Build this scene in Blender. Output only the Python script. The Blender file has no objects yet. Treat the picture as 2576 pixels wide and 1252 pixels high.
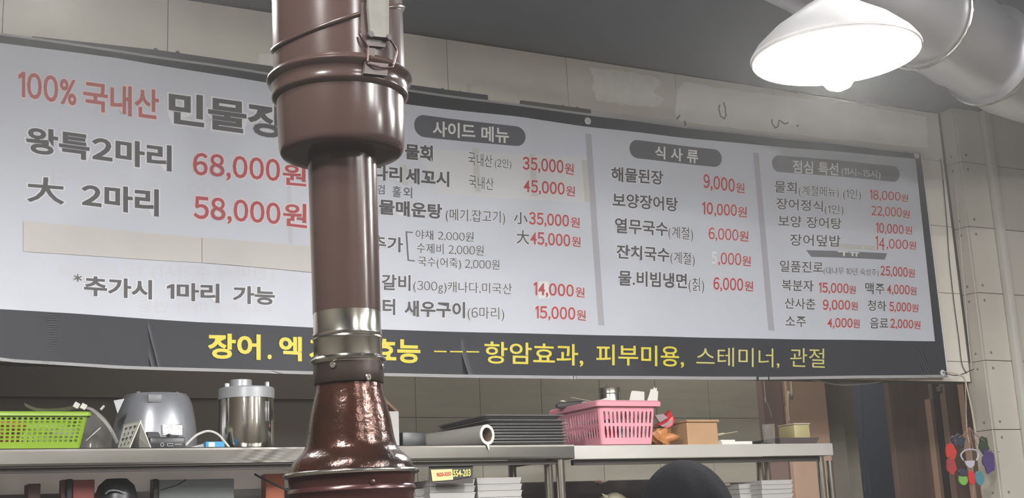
import bpy, bmesh, math, random
import numpy as np
from mathutils import Vector, Matrix
random.seed(7)
SC = bpy.context.scene
COL = SC.collection

# ------------------------------------------------------------------ camera
F, CX, CY, CAMH = 3250.0, 1288.0, 626.0, 1.25
def _n(v): return v / np.linalg.norm(v)
AX = _n(np.array([7500 - CX, -(1065 - CY), F]))
AZ = np.array([581 - CX, 14626., F]); AZ = _n(AZ - AZ.dot(AX) * AX)
AY = np.cross(AZ, AX)
if AY[2] < 0: AY = -AY
AY = _n(AY)
RM = np.array([AX, AY, AZ])                    # rows: world axes in (right, up, forward)
def P(x, y, D):
    """point of the plane y = D (parallel to the menu wall) seen at a pixel of the 2576x1252 frame"""
    d = RM @ np.array([x - CX, -(y - CY), F])
    return Vector((d[0] * D / d[1], D, CAMH + d[2] * D / d[1]))
def PX(x, y, X):
    """the same on a plane x = X"""
    d = RM @ np.array([x - CX, -(y - CY), F])
    return Vector((X, d[1] * X / d[0], CAMH + d[2] * X / d[0]))
def depth(p):
    c = RM.T @ (np.array(p) - np.array([0, 0, CAMH])); return c[2]
cam = bpy.data.objects.new('camera', bpy.data.cameras.new('camera'))
COL.objects.link(cam)
M = Matrix.Identity(4)
for i in range(3):
    M[i][0] = RM[i][0]; M[i][1] = RM[i][1]; M[i][2] = -RM[i][2]
M[2][3] = CAMH
cam.matrix_world = M
cam.data.sensor_width = 36; cam.data.lens = F / 2576 * 36
cam.data.clip_start = 0.05
SC.camera = cam
SC.view_settings.view_transform = 'Standard'
SC.view_settings.look = 'None'
SC.view_settings.gamma = 1
SC.view_settings.use_curve_mapping = False
SC.view_settings.exposure = 0.0
w = bpy.data.worlds.new('world'); SC.world = w; w.use_nodes = True
w.node_tree.nodes['Background'].inputs[0].default_value = (.8, .85, 1, 1)
w.node_tree.nodes['Background'].inputs[1].default_value = 0.05
BULB = 520.0         # emission of every pendant bulb
HAZE = 0.011         # thin haze added to the whole room, standing in for lamp glare
_nt = w.node_tree
_vs = _nt.nodes.new('ShaderNodeVolumeScatter'); _vs.inputs['Density'].default_value = HAZE; _vs.inputs['Anisotropy'].default_value = .6
_nt.links.new(_vs.outputs[0], _nt.nodes['World Output'].inputs['Volume'])
# unseen ceiling lights added to brighten the dining room, mostly behind the viewer
for _x, _y, _e in ((-.2, .5, 46), (2.2, -.3, 58), (4.6, .5, 58), (1.0, -1.9, 48), (3.8, -1.9, 48), (2.6, 2.2, 24)):
    _l = bpy.data.lights.new('ceiling_fill', 'AREA'); _l.shape = 'RECTANGLE'; _l.size = .34; _l.size_y = .2; _l.energy = _e; _l.color = (1, .985, .98)
    _o = bpy.data.objects.new('ceiling_fill', _l); COL.objects.link(_o); _o.location = (_x, _y, 3.1)
for _x, _y, _e in ((1.6, 4.7, 10), (3.6, 4.7, 13), (5.2, 5.9, 16)):  # unseen fill lights added to lift the kitchen and the passage
    _l = bpy.data.lights.new('kitchen_fill', 'AREA'); _l.size = .6; _l.energy = _e; _l.color = (1, .96, .88)
    _o = bpy.data.objects.new('kitchen_fill', _l); COL.objects.link(_o); _o.location = (_x, _y, 3.0)

# ------------------------------------------------------------------ materials
def lin(c):
    c = c / 255.0
    return c / 12.92 if c <= .04045 else ((c + .055) / 1.055) ** 2.4
def rgb(r, g, b): return (lin(r), lin(g), lin(b), 1)
MATS = {}
def mat(name, col, rough=.6, metal=0, noise=0, nscale=8, bump=0, bscale=60, trans=0, emit=0, alpha=1, col2=None, coat=0, stretch=None):
    if name in MATS: return MATS[name]
    m = bpy.data.materials.new(name); m.use_nodes = True
    nt = m.node_tree; b = nt.nodes['Principled BSDF']
    b.inputs['Base Color'].default_value = col
    b.inputs['Roughness'].default_value = rough
    b.inputs['Metallic'].default_value = metal
    if trans: b.inputs['Transmission Weight'].default_value = trans
    if alpha < 1: b.inputs['Alpha'].default_value = alpha
    if coat: b.inputs['Coat Weight'].default_value = coat
    if emit:
        b.inputs['Emission Color'].default_value = (1, .98, .95, 1); b.inputs['Emission Strength'].default_value = emit
    if noise or bump:
        tc = nt.nodes.new('ShaderNodeTexCoord')
        src = tc.outputs['Object']
        if stretch:
            mp = nt.nodes.new('ShaderNodeMapping'); mp.inputs['Scale'].default_value = stretch
            nt.links.new(src, mp.inputs[0]); src = mp.outputs[0]
    if noise:
        nz = nt.nodes.new('ShaderNodeTexNoise'); nz.inputs['Scale'].default_value = nscale; nz.inputs['Detail'].default_value = 5
        nt.links.new(src, nz.inputs['Vector'])
        mx = nt.nodes.new('ShaderNodeMix'); mx.data_type = 'RGBA'
        c2 = col2 or tuple(x * (1 - noise) for x in col[:3]) + (1,)
        mx.inputs[6].default_value = col; mx.inputs[7].default_value = c2
        rp = nt.nodes.new('ShaderNodeValToRGB'); rp.color_ramp.elements[0].position = .35; rp.color_ramp.elements[1].position = .7
        nt.links.new(nz.outputs[0], rp.inputs[0]); nt.links.new(rp.outputs[0], mx.inputs[0])
        nt.links.new(mx.outputs[2], b.inputs['Base Color'])
    if bump:
        nb = nt.nodes.new('ShaderNodeTexNoise'); nb.inputs['Scale'].default_value = bscale; nb.inputs['Detail'].default_value = 4
        nt.links.new(src, nb.inputs['Vector'])
        bp = nt.nodes.new('ShaderNodeBump'); bp.inputs['Strength'].default_value = bump; bp.inputs['Distance'].default_value = .002
        nt.links.new(nb.outputs[0], bp.inputs['Height']); nt.links.new(bp.outputs[0], b.inputs['Normal'])
    MATS[name] = m
    return m
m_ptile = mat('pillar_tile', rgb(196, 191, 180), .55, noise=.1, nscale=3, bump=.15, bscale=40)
m_tile = mat('concrete_look_tile', rgb(232, 227, 215), .55, noise=.1, nscale=3, bump=.15, bscale=40)  # paler copy of the pillar tile, making up for weak light on the bulkhead
m_grout = mat('grout', rgb(95, 90, 82), .9)
m_ktile = mat('kitchen_tile', rgb(176, 172, 158), .35, noise=.1, nscale=5, stretch=(1, 1, 6))
m_ceil = mat('dark_ceiling_paint', rgb(112, 115, 124), .8, noise=.1, nscale=2)
m_white = mat('banner_white_vinyl', rgb(198, 202, 212), .5, noise=.05, nscale=4, bump=.05, bscale=15)
m_dark = mat('banner_dark_print', rgb(70, 72, 80), .5, noise=.05, nscale=4)
m_hem = mat('banner_hem', rgb(212, 212, 214), .5)
m_div = mat('banner_divider_print', rgb(168, 167, 175), .5)
m_black = mat('black_print', rgb(74, 73, 75), .5)
m_red = mat('red_print', rgb(168, 64, 70), .5)
m_halo = mat('halo_print', rgb(222, 222, 226), .5)
m_halopink = mat('pink_halo_print', rgb(222, 205, 207), .5)
m_yellow = mat('yellow_print', rgb(214, 200, 62), .5)
m_pale = mat('pale_yellow_print', rgb(205, 200, 120), .5)
m_wprint = mat('white_print', rgb(218, 218, 216), .5)
m_ghost = mat('show_through_print', rgb(196, 197, 203), .5)
m_grayprint = mat('worn_grey_print', rgb(222, 222, 222), .4)
m_pink_blood = mat('washed_red_print', rgb(172, 92, 90), .5)
m_paper = mat('cream_paper', rgb(200, 197, 193), .7, noise=.04, nscale=6)
m_wpaper = mat('white_paper', rgb(215, 214, 208), .7, noise=.04)
m_bar = mat('dark_steel_bar', rgb(78, 78, 82), .5)
m_barg = mat('grey_green_bar', rgb(98, 96, 88), .5)
m_torn = mat('torn_poster_residue', rgb(248, 245, 238), .8, noise=.07, nscale=25)
m_brown = mat('brown_enamel', rgb(66, 51, 47), .2, noise=.08, nscale=6, bump=.05, bscale=8)
m_brown_rough = mat('brown_enamel_rough', rgb(66, 50, 46), .5)
m_bell = mat('patina_copper', rgb(66, 38, 27), .2, metal=.5, noise=.6, nscale=11, bump=.35, bscale=140, col2=rgb(30, 23, 21))
m_neck = mat('blackened_band', rgb(66, 56, 52), .35, metal=.6)
m_skirt = mat('dark_red_enamel', rgb(70, 42, 40), .25, metal=.3)
m_chrome = mat('chrome', rgb(215, 212, 205), .16, metal=1, bump=.12, bscale=12)
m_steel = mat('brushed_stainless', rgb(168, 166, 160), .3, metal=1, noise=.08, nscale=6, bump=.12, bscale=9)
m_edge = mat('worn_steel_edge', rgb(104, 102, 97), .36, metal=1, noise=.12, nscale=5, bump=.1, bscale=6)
m_latch = mat('worn_zinc', rgb(112, 110, 103), .6, metal=.2, noise=.15, nscale=60)
m_wire = mat('dark_wire', rgb(80, 62, 58), .3, metal=.6)
m_shade = mat('lamp_enamel', rgb(225, 225, 225), .4)
m_bulb = mat('lit_bulb', (1, 1, 1, 1), .4, emit=BULB)
m_duct = mat('aluminium_duct', rgb(200, 200, 204), .33, metal=.8, bump=.3, bscale=7)
m_cord = mat('black_cable', rgb(40, 40, 42), .5)
m_cream = mat('cream_cable', rgb(190, 182, 160), .5)
m_wcord = mat('white_cable', rgb(190, 190, 186), .5)
m_green = mat('lime_plastic', rgb(128, 160, 44), .35)
m_pink = mat('pink_plastic', rgb(224, 152, 166), .35)
m_silver = mat('silver_plastic', rgb(140, 142, 148), .3, metal=.35)
m_gray = mat('grey_plastic', rgb(120, 122, 126), .4)
m_lid = mat('satin_lid_plastic', rgb(158, 160, 164), .35, metal=.2)
m_bplastic = mat('black_plastic', rgb(34, 35, 40), .35)
m_blue = mat('blue_carton', rgb(50, 140, 190), .5)
m_clear = mat('clear_plastic', (.9, .9, .88, 1), .12, alpha=.16)
m_clearrim = mat('clear_plastic_rim', (.75, .74, .68, 1), .2, alpha=.6)
m_tray = mat('grey_tray', rgb(150, 150, 152), .3, metal=.45)
m_card = mat('cardboard', rgb(174, 138, 102), .75, noise=.08, nscale=20)
m_carddark = mat('brown_cardboard', rgb(120, 92, 72), .8)
m_roll = mat('grey_vinyl_roll', rgb(150, 148, 142), .55)
m_rollend = mat('paper_roll_end', rgb(222, 219, 206), .7)
m_core = mat('cardboard_core', rgb(110, 90, 76), .8)
m_orange = mat('orange_wrap', rgb(180, 120, 70), .4)
m_redwrap = mat('red_wrap', rgb(180, 40, 48), .25)
m_foam = mat('white_foam', rgb(176, 174, 172), .6)
m_tan = mat('tan_board', rgb(206, 174, 150), .7, noise=.06, nscale=12, stretch=(1, 1, .1))
m_doorbrown = mat('brown_door', rgb(150, 126, 114), .5, noise=.1, nscale=14, stretch=(4, 4, .3))
m_redbrown = mat('red_brown_post', rgb(136, 114, 108), .6)
m_navy = mat('navy_dark', rgb(96, 104, 122), .7)
m_gwall = mat('grey_plaster', rgb(146, 142, 130), .8)
m_lgwall = mat('pale_grey_plaster', rgb(176, 172, 156), .8)
m_darkpanel = mat('dark_brown_panel', rgb(112, 104, 97), .6, noise=.06)
m_cab = mat('dark_brown', rgb(60, 54, 52), .5)
m_floor = mat('floor_tile', rgb(92, 86, 79), .5, noise=.15)
m_wallp = mat('plain_plaster', rgb(96, 90, 82), .85)
m_hair = mat('black_hair', rgb(12, 13, 18), .95, bump=.5, bscale=120)
m_hair.node_tree.nodes['Principled BSDF'].inputs['Specular IOR Level'].default_value = .12
m_skin = mat('skin', rgb(200, 155, 130), .5)
m_cloth = mat('navy_sweater', rgb(40, 44, 60), .85)
m_wood = mat('stool_wood', rgb(120, 84, 56), .5)
m_sticker = mat('yellow_sticker', rgb(206, 196, 140), .5)
m_stain = mat('tie_hole', rgb(120, 115, 106), .8)
m_yel = mat('yellow_box_plastic', rgb(170, 160, 116), .4)
m_glass = mat('glass', (1, 1, 1, 1), .05, trans=.95)
m_redpanel = mat('salmon_red_panel', rgb(170, 90, 88), .5)
m_copper = mat('copper_panel', rgb(200, 120, 92), .35, metal=.4)
m_paleblue = mat('pale_blue_panel', rgb(150, 158, 160), .5)

# ------------------------------------------------------------------ mesh helpers
def V(*a): return Vector(a)
def box(bm, c, s, rot=None, bevel=0):
    mtx = Matrix.Translation(Vector(c)) @ (rot.to_4x4() if rot is not None else Matrix.Identity(4)) @ Matrix.Diagonal((s[0], s[1], s[2], 1))
    r = bmesh.ops.create_cube(bm, size=1, matrix=mtx)
    if bevel:
        es = set()
        for v in r['verts']: es.update(v.link_edges)
        bmesh.ops.bevel(bm, geom=list(es), offset=bevel, segments=2, affect='EDGES', profile=.5)
    return r
def box2(bm, a, b, bevel=0):
    c = [(a[i] + b[i]) / 2 for i in range(3)]; s = [abs(b[i] - a[i]) for i in range(3)]
    return box(bm, c, s, None, bevel)
def loft(bm, rings, closed=True, caps=(False, False)):
    vr = [[bm.verts.new(p) for p in r] for r in rings]
    n = len(vr[0])
    for a, b in zip(vr, vr[1:]):
        for i in range(n if closed else n - 1):
            j = (i + 1) % n
            try: bm.faces.new((a[i], a[j], b[j], b[i]))
            except ValueError: pass
    if caps[0]: bm.faces.new(vr[0][::-1])
    if caps[1]: bm.faces.new(vr[-1])
    return vr
def frame(d):
    d = Vector(d).normalized()
    u = d.cross(V(0, 0, 1))
    if u.length < 1e-4: u = V(1, 0, 0)
    u.normalize(); v = u.cross(d).normalized()
    return u, v
def ring(c, r, d=(0, 0, 1), n=24, rv=None):
    u, v = frame(d)
    rv = rv or r
    return [Vector(c) + u * math.cos(2 * math.pi * k / n) * r + v * math.sin(2 * math.pi * k / n) * rv for k in range(n)]
def lathe(bm, prof, n=32, d=(0, 0, 1), caps=(True, True)):
    """prof: list of (centre, radius)"""
    return loft(bm, [ring(c, max(r, 1e-4), d, n) for c, r in prof], True, caps)
def tube(bm, pts, r, n=8, closed=False, caps=True):
    pts = [Vector(p) for p in pts]
    rings = []; pu = None
    for i, p in enumerate(pts):
        if closed: d = pts[(i + 1) % len(pts)] - pts[i - 1]
        else: d = pts[min(i + 1, len(pts) - 1)] - pts[max(i - 1, 0)]
        d.normalize()
        if pu is None: u, v = frame(d)
        else:
            u = pu - d * pu.dot(d); u.normalize(); v = u.cross(d).normalized()
        pu = u
        rr = r[i] if isinstance(r, (list, tuple)) else r
        rings.append([p + u * math.cos(2 * math.pi * k / n) * rr + v * math.sin(2 * math.pi * k / n) * rr for k in range(n)])
    if closed: rings.append(rings[0]); loft(bm, rings); bmesh.ops.remove_doubles(bm, verts=bm.verts, dist=1e-6)
    else: loft(bm, rings, True, (caps, caps))
def smooth_pts(pts, k=6):
    pts = [Vector(p) for p in pts]; out = []
    for i in range(len(pts) - 1):
        p0 = pts[max(i - 1, 0)]; p1 = pts[i]; p2 = pts[i + 1]; p3 = pts[min(i + 2, len(pts) - 1)]
        for t in range(k):
            t /= k
            out.append(.5 * ((2 * p1) + (p2 - p0) * t + (2 * p0 - 5 * p1 + 4 * p2 - p3) * t * t + (3 * p1 - p0 - 3 * p2 + p3) * t ** 3))
    out.append(pts[-1]); return out
def slab(bm, poly, off):
    """extrude a planar polygon (list of Vectors) by off"""
    off = Vector(off)
    a = [bm.verts.new(p) for p in poly]; b = [bm.verts.new(Vector(p) + off) for p in poly]
    n = len(a)
    bm.faces.new(a); bm.faces.new(b[::-1])
    for i in range(n): bm.faces.new((a[i], b[i], b[(i + 1) % n], a[(i + 1) % n]))
def origin(o):
    v = Vector((0, 0, 0))
    while o is not None: v += o.location; o = o.parent
    return v
def obj(name, bm, m, parent=None, smooth=False, label=None, loc=None):
    """the bmesh is in world coordinates; it is shifted to its parent's (or loc's) origin"""
    off = origin(parent) if parent is not None else Vector(loc or (0, 0, 0))
    bmesh.ops.recalc_face_normals(bm, faces=bm.faces)
    me = bpy.data.meshes.new(name)
    bmesh.ops.translate(bm, verts=bm.verts, vec=-off)
    bm.to_mesh(me); bm.free()
    if smooth:
        for p in me.polygons: p.use_smooth = True
        if smooth != 'all':
            me.set_sharp_from_angle(angle=math.radians(38))
    for mm in (m if isinstance(m, list) else [m]): me.materials.append(mm)
    o = bpy.data.objects.new(name, me); COL.objects.link(o)
    if parent is not None: o.parent = parent
    else: o.location = off
    if label: o['label'] = label
    return o
def tag(o, label, cat, group=None):
    o['label'] = label; o['category'] = cat
    if group: o['group'] = group
    return o
def thing(name, loc, label, cat, group=None):
    o = bpy.data.objects.new(name, None); o.empty_display_size = .05; COL.objects.link(o); o.location = loc
    return tag(o, label, cat, group)
def struct(name, bm, m, parent=None, loc=None):
    o = obj(name, bm, m, parent, loc=loc); o['kind'] = 'structure'; return o
def dup(root, loc, label=None):
    r = root.copy(); COL.objects.link(r); r.location = loc
    if label: r['label'] = label
    for ch in list(root.children):
        c = ch.copy(); COL.objects.link(c); c.parent = r
        for g in ch.children:
            d = g.copy(); COL.objects.link(d); d.parent = c
    return r
B = bmesh.new

# ------------------------------------------------------------------ structure
WY = 4.20            # face of the tiled bulkhead behind the menu banner
KY = 5.10            # rear wall of the kitchen
CEIL = 3.13
XL, XR, YB = -1.7, 6.4, -2.6
b = B(); box2(b, (XL, YB, -.1), (XR, 7.2, 0)); struct('floor', b, m_floor)
b = B(); box2(b, (XL, YB, CEIL), (XR, 7.2, CEIL + .1)); struct('ceiling', b, m_ceil)
b = B(); box2(b, (XL - .1, YB, 0), (XL, 7.2, CEIL)); struct('wall_left', b, m_wallp)
b = B(); box2(b, (XR, YB, 0), (XR + .1, 7.2, CEIL)); struct('wall_right', b, m_wallp)
b = B(); box2(b, (XL, YB - .1, 0), (XR, YB, CEIL)); struct('wall_front', b, m_wallp)
# bulkhead with separate tiles
b = B(); box2(b, (XL, WY + .008, 1.845), (4.62, WY + .09, CEIL)); wb = struct('wall_back', b, m_grout)
def tile(x0, x1, y, z0, z1, m, parent, name='tile', t=.01, g=.0012, tilt=None):
    b = B(); box2(b, (x0 + g, y, z0 + g), (x1 - g, y + t, z1 - g), .0008)
    return obj(name, b, m, parent)
xs = [.96 + .5293 * k for k in range(-5, 7)] + [4.592]
xs = [x for x in xs if x > XL and x <= 4.592]
zs = [1.845, 1.937, 2.252, 2.569, 2.886, 3.123]
for x0, x1 in zip(xs, xs[1:]):
    for z0, z1 in zip(zs, zs[1:]):
        tile(x0, x1, WY, z0, z1, m_tile, wb)
# pillar at the right, its tiles a little lower
PYF = 4.115
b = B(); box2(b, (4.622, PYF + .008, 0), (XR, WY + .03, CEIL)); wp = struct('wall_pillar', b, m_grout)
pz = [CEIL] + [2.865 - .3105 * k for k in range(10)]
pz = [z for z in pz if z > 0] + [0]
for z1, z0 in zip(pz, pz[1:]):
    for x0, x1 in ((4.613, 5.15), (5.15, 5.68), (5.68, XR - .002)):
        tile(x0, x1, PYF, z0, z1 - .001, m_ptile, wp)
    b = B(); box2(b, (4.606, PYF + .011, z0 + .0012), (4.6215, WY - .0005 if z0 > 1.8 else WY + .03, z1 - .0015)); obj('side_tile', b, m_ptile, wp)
# form-tie marks of the pillar tiles
def mark(c, d, r, par):
    b = B(); lathe(b, [(c, r), (c + d * .0008, r * 1.06)], 10, d); obj('tie_mark', b, m_stain, par)
for z in pz[1:7]:
    for dz in (.035, -.035):
        for x in (4.65, 5.1, 5.2): mark(V(x, PYF - .0004, z + dz), V(0, 1, 0), .007, wp)
        mark(V(4.6056, PYF + .05, z + dz), V(1, 0, 0), .006, wp)
for px, py in ((392, 126), (447, 133), (1113, 226), (1158, 233), (1416, 268), (1452, 273), (2292, 236)):
    mark(P(px, py, WY - .0004), V(0, 1, 0), .008, wb)
# torn poster residue and paper on the bulkhead tiles
def ragged(pts, k=5, amp=2.2):
    out = []
    for (x0, y0), (x1, y1) in zip(pts, pts[1:] + pts[:1]):
        for t in range(k):
            t /= k
            out.append((x0 + (x1 - x0) * t + random.uniform(-amp, amp), y0 + (y1 - y0) * t + random.uniform(-amp, amp)))
    return out
def wallpatch(name, pts, m, y=WY, th=.0008, rag=None):
    if rag: pts = ragged(pts, 6, rag)
    b = B(); slab(b, [P(px, py, y - th) for px, py in pts], (0, th * .9, 0)); return obj(name, b, m, wb)
wallpatch('poster_residue', [(1484, 172), (1560, 178), (1600, 184), (1652, 196), (1668, 208), (1640, 232), (1672, 246), (1660, 268), (1560, 262), (1500, 252), (1492, 225), (1496, 200)], m_torn, rag=3)
wallpatch('poster_residue', [(1722, 206), (1850, 228), (1990, 243), (2130, 258), (2300, 288), (2330, 292), (2334, 372), (2120, 352), (1900, 328), (1712, 305), (1700, 290), (1701, 226)], mat('torn_white_poster', rgb(250, 248, 243), .8, noise=.05, nscale=12), rag=1.6)
wallpatch('paper_scrap', [(1174, 210), (1194, 214), (1183, 220), (1186, 233), (1176, 231)], m_wpaper, th=.0015)
wallpatch('paper_scrap', [(1487, 277), (1560, 286), (1700, 303), (1700, 312), (1560, 297), (1487, 290)], m_wpaper, th=.0015)
wallpatch('paper_scrap', [(652, 134), (690, 137), (690, 166), (650, 160)], m_torn, th=.0012)
wallpatch('paper_scrap', [(240, 60), (300, 76), (298, 118), (262, 112), (250, 90)], m_tile, th=.0012)
# grey hooked residue shapes of the torn poster
for pts, m in (([(1810, 264), (1808, 272), (1812, 292), (1822, 299), (1826, 290), (1824, 270), (1820, 257)], m_gray),
               ([(1941, 300), (1942, 310), (1950, 322), (1957, 318), (1960, 302), (1966, 306), (1974, 312), (1983, 308)], m_gray),
               ([(1703, 299), (1710, 290)], m_gray), ([(1722, 304), (1725, 312), (1722, 316)], m_gray), ([(2004, 315), (2008, 317)], m_gray)):
    b = B(); tube(b, [P(x, y, WY - .002) for x, y in pts], .0035, 6); obj('glue_trace', b, m, wb)
# kitchen behind
b = B(); box2(b, (XL, KY + .01, 0), (4.13, KY + .12, CEIL)); wk = struct('wall_kitchen', b, m_grout)
kx = [2.242 + .31 * k for k in range(0, 7)]; kx = [1.93] + kx[:-1] + [4.12]
kz = [2.38, 2.075, 1.77, 1.46, 1.15, .84]
for x0, x1 in zip(kx, kx[1:]):
    for z1, z0 in zip(kz, kz[1:]):
        tile(x0, x1, KY, z0, z1, m_ktile, wk)
b = B(); box2(b, (XL, KY - .05, 0), (1.925, KY + .005, 1.835)); struct('trim_1', b, m_darkpanel)
b = B(); box2(b, (XL, KY - .055, 1.838), (1.925, KY + .005, 2.7)); struct('trim_2', b, m_darkpanel)

# doorway at the right of the kitchen: boards and doors one behind the other
def upright(name, x0, x1, y, m, z0=0, z1=2.5, t=.04):
    a = P(x0, 1050, y).x; c = P(x1, 1050, y).x
    b = B(); box2(b, (a, y, z0), (c, y + t, z1), .002); return struct(name, b, m)
upright('trim_3', 1922, 1985, 5.06, m_redbrown)
upright('trim_4', 1985.5, 2083, 5.02, m_tan, t=.03)
upright('trim_5', 2083.5, 2122, 5.14, m_gwall)
upright('trim_6', 2122, 2152, 5.30, m_lgwall, t=.1)
b = B(); box2(b, (4.1, 6.6, 0), (XR, 6.7, CEIL)); struct('wall_passage', b, m_navy)
dr = upright('door_1', 2243, 2344, 5.12, m_doorbrown, t=.035)
b = B(); hp = P(2215, 1075, 5.1)
upright('trim_7', 2344.5, 2367, 5.08, m_tan, z0=0, z1=P(2355, 1003, 5.08).z)
upright('gap_shade', 2367, 2384, 5.0, m_cab)  # dark plank standing in for the shaded gap between the doors
upright('door_2', 2384.5, 2432, 4.92, m_doorbrown)
upright('trim_9', 2432.5, 2456, 4.86, m_tan)

# ------------------------------------------------------------------ menu banner
BY = 4.165
def wave(x): return .004 * math.sin(x * 5.1 + .6) + .0022 * math.sin(x * 11.7)
def bpt(px, py, off=0):
    p = P(px, py, BY); p.y = BY - wave(p.x) - off; return p
def interp(tab, x):
    for (x0, y0), (x1, y1) in zip(tab, tab[1:]):
        if x <= x1: return y0 + (y1 - y0) * (x - x0) / (x1 - x0)
    return tab[-1][1]
TOP = [(-250, 50), (0, 84), (100, 98), (300, 127), (520, 160), (700, 190), (1030, 226), (1300, 262), (1480, 287), (1700, 314), (1980, 346), (2315, 383)]
WTOP = [(-250, 80), (0, 108), (300, 146), (680, 211), (1030, 263), (1300, 293), (1480, 320), (1700, 344), (2000, 373), (2303, 399)]
WBOT = [(-250, 770), (0, 777), (200, 789), (500, 810), (790, 824), (970, 829), (1500, 843), (2000, 853), (2352, 858)]
BOT = [(-250, 898), (0, 907), (15, 907), (30, 911), (300, 927), (700, 940), (960, 946), (1400, 953), (1900, 955), (2390, 949)]
def vline(tab_t, tab_b, s):
    """right-hand edge: px as function of fraction"""
    return None
def strip(bm, fa, fb, xa, xb, nx=80, ny=6, off=0, mi=0):
    """grid between two pixel curves; xa(t), xb(t) give the pixel x at the top and bottom for t=0..1"""
    vs = []
    for i in range(nx + 1):
        t = i / nx; x0 = xa[0] + (xa[1] - xa[0]) * t; x1 = xb[0] + (xb[1] - xb[0]) * t
        p = P(x0, fa(x0), BY); q = P(x1, fb(x1), BY)
        col = []
        for j in range(ny + 1):
            r = p.lerp(q, j / ny); r.y = BY - wave(r.x) - off; col.append(bm.verts.new(r))
        vs.append(col)
    for i in range(nx):
        for j in range(ny):
            f = bm.faces.new((vs[i][j], vs[i + 1][j], vs[i + 1][j + 1], vs[i][j + 1])); f.material_index = mi
top = lambda x: interp(TOP, x); wtop = lambda x: interp(WTOP, x); wbot = lambda x: interp(WBOT, x); bot = lambda x: interp(BOT, x)
ban = thing('menu_banner', P(1200, 950, BY), 'long grey and white vinyl menu banner with Korean price lists, hung on the tiled wall', 'banner')
b = B(); strip(b, top, bot, (-250, 2316), (-250, 2385)); 
r = bmesh.ops.solidify(b, geom=b.faces[:], thickness=.0008)
obj('backing_sheet', b, m_dark, ban, True)
b = B(); strip(b, wtop, wbot, (-250, 2303), (-250, 2352), off=.0012); obj('white_field', b, m_white, ban, True)
b = B(); strip(b, lambda x: bot(x) - 8, bot, (-250, 1902), (-250, 1902), 60, 1, off=.003)
strip(b, lambda x: bot(x) - 7, bot, (1908, 1931), (1908, 1931), 2, 1, off=.004)
strip(b, lambda x: bot(x) - 7, bot, (1935, 2384), (1935, 2385), 14, 1, off=.003)
bmesh.ops.solidify(b, geom=b.faces[:], thickness=.004); obj('bottom_hem', b, m_hem, ban, True)
b = B(); strip(b, lambda x: top(x) - 1, lambda x: top(x) + 5, (-250, 2316), (-250, 2316), 80, 1, off=.003)
bmesh.ops.solidify(b, geom=b.faces[:], thickness=.004); obj('top_hem', b, m_hem, ban, True)
b = B(); tube(b, [bpt(2317, 383, .002), bpt(2350, 660, .002), bpt(2385, 949, .002)], .003, 6); obj('side_hem', b, m_hem, ban, True)
for q in ([(1471, 336), (1486, 338), (1519, 819), (1504, 818)], [(1894, 383), (1908, 385), (1948, 832), (1933, 831)], [(715, 245), (726, 246), (735, 620), (724, 612)]):
    b = B()
    n = 8; L = [bpt(*q[0]).lerp(bpt(*q[3]), i / n) for i in range(n + 1)]; Rr = [bpt(*q[1]).lerp(bpt(*q[2]), i / n) for i in range(n + 1)]
    def fx(p, o=.0022): p = p.copy(); p.y = BY - wave(p.x) - o; return p
    loft(b, [[fx(a), fx(c)] for a, c in zip(L, Rr)], False)
    if q[0][0] != 715: obj('column_divider', b, m_div, ban)
    else: obj('column_divider', b, mat('faint_divider', rgb(190, 191, 199), .5), ban)
# heading pills
def sheet(name, pts, m, off, label=None, th=.0012):
    b = B(); w_ = abs(pts[1][0] - pts[0][0]); n = max(1, int(w_ / 25)); q = [P(x, y, BY) for x, y in pts]; rows = []
    for i in range(n + 1):
        A, C_ = q[0].lerp(q[1], i / n), q[3].lerp(q[2], i / n); col = []
        for k in range(5):
            p = A.lerp(C_, k / 4); p.y = BY - wave(p.x) - off; col.append(p)
        rows.append(col)
    loft(b, rows, False); return obj(name, b, m, ban, label=label)
def pill(x0, t0, b0, x1, t1, b1, m):
    """rounded bar: flat ends' top/bottom pixel rows at its left and right"""
    a, c, d, e = P(x0, t0, BY), P(x0, b0, BY), P(x1, t1, BY), P(x1, b1, BY)
    h = ((a - c).length + (d - e).length) / 2; L = (d - a).length
    top_, bot_ = [], []
    n = 10
    ss = [h / 2 / L * (1 - math.cos(math.pi / 2 * k / n)) for k in range(n + 1)]
    ss = ss + [i / 12 for i in range(1, 12) if ss[-1] < i / 12 < 1 - ss[-1]] + [1 - s for s in ss[::-1]]
    b = B(); rows = []
    for s in ss:
        e1 = min(s, 1 - s) * L; y = 1 if e1 > h / 2 else math.sqrt(max(0, 1 - (1 - e1 / (h / 2)) ** 2))
        T = a.lerp(d, s); Bo = c.lerp(e, s); mid = (T + Bo) / 2
        row = []
        for k in (1, .33, -.33, -1):
            p = mid + (T - mid) * y * k; p.y = BY - wave(p.x) - .0024; row.append(p)
        rows.append(row)
    loft(b, rows, False); bmesh.ops.remove_doubles(b, verts=b.verts, dist=1e-5); obj('heading_pill', b, m, ban)
m_pill = mat('pill_print', rgb(84, 84, 90), .5); m_pill2 = mat('pill_print_pale', rgb(112, 112, 117), .5)  # second pill print is a paler grey
pill(1042, 286, 342, 1321, 321, 370, m_pill)
pill(1581, 351, 397, 1816, 377, 421, m_pill)
pill(1942, 389, 431, 2263, 419, 458, m_pill2)
sheet('heading_pill', [(2027, 629), (2231, 637), (2225, 653), (2040, 646)], m_pill2, .0024)
b = B()
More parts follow.
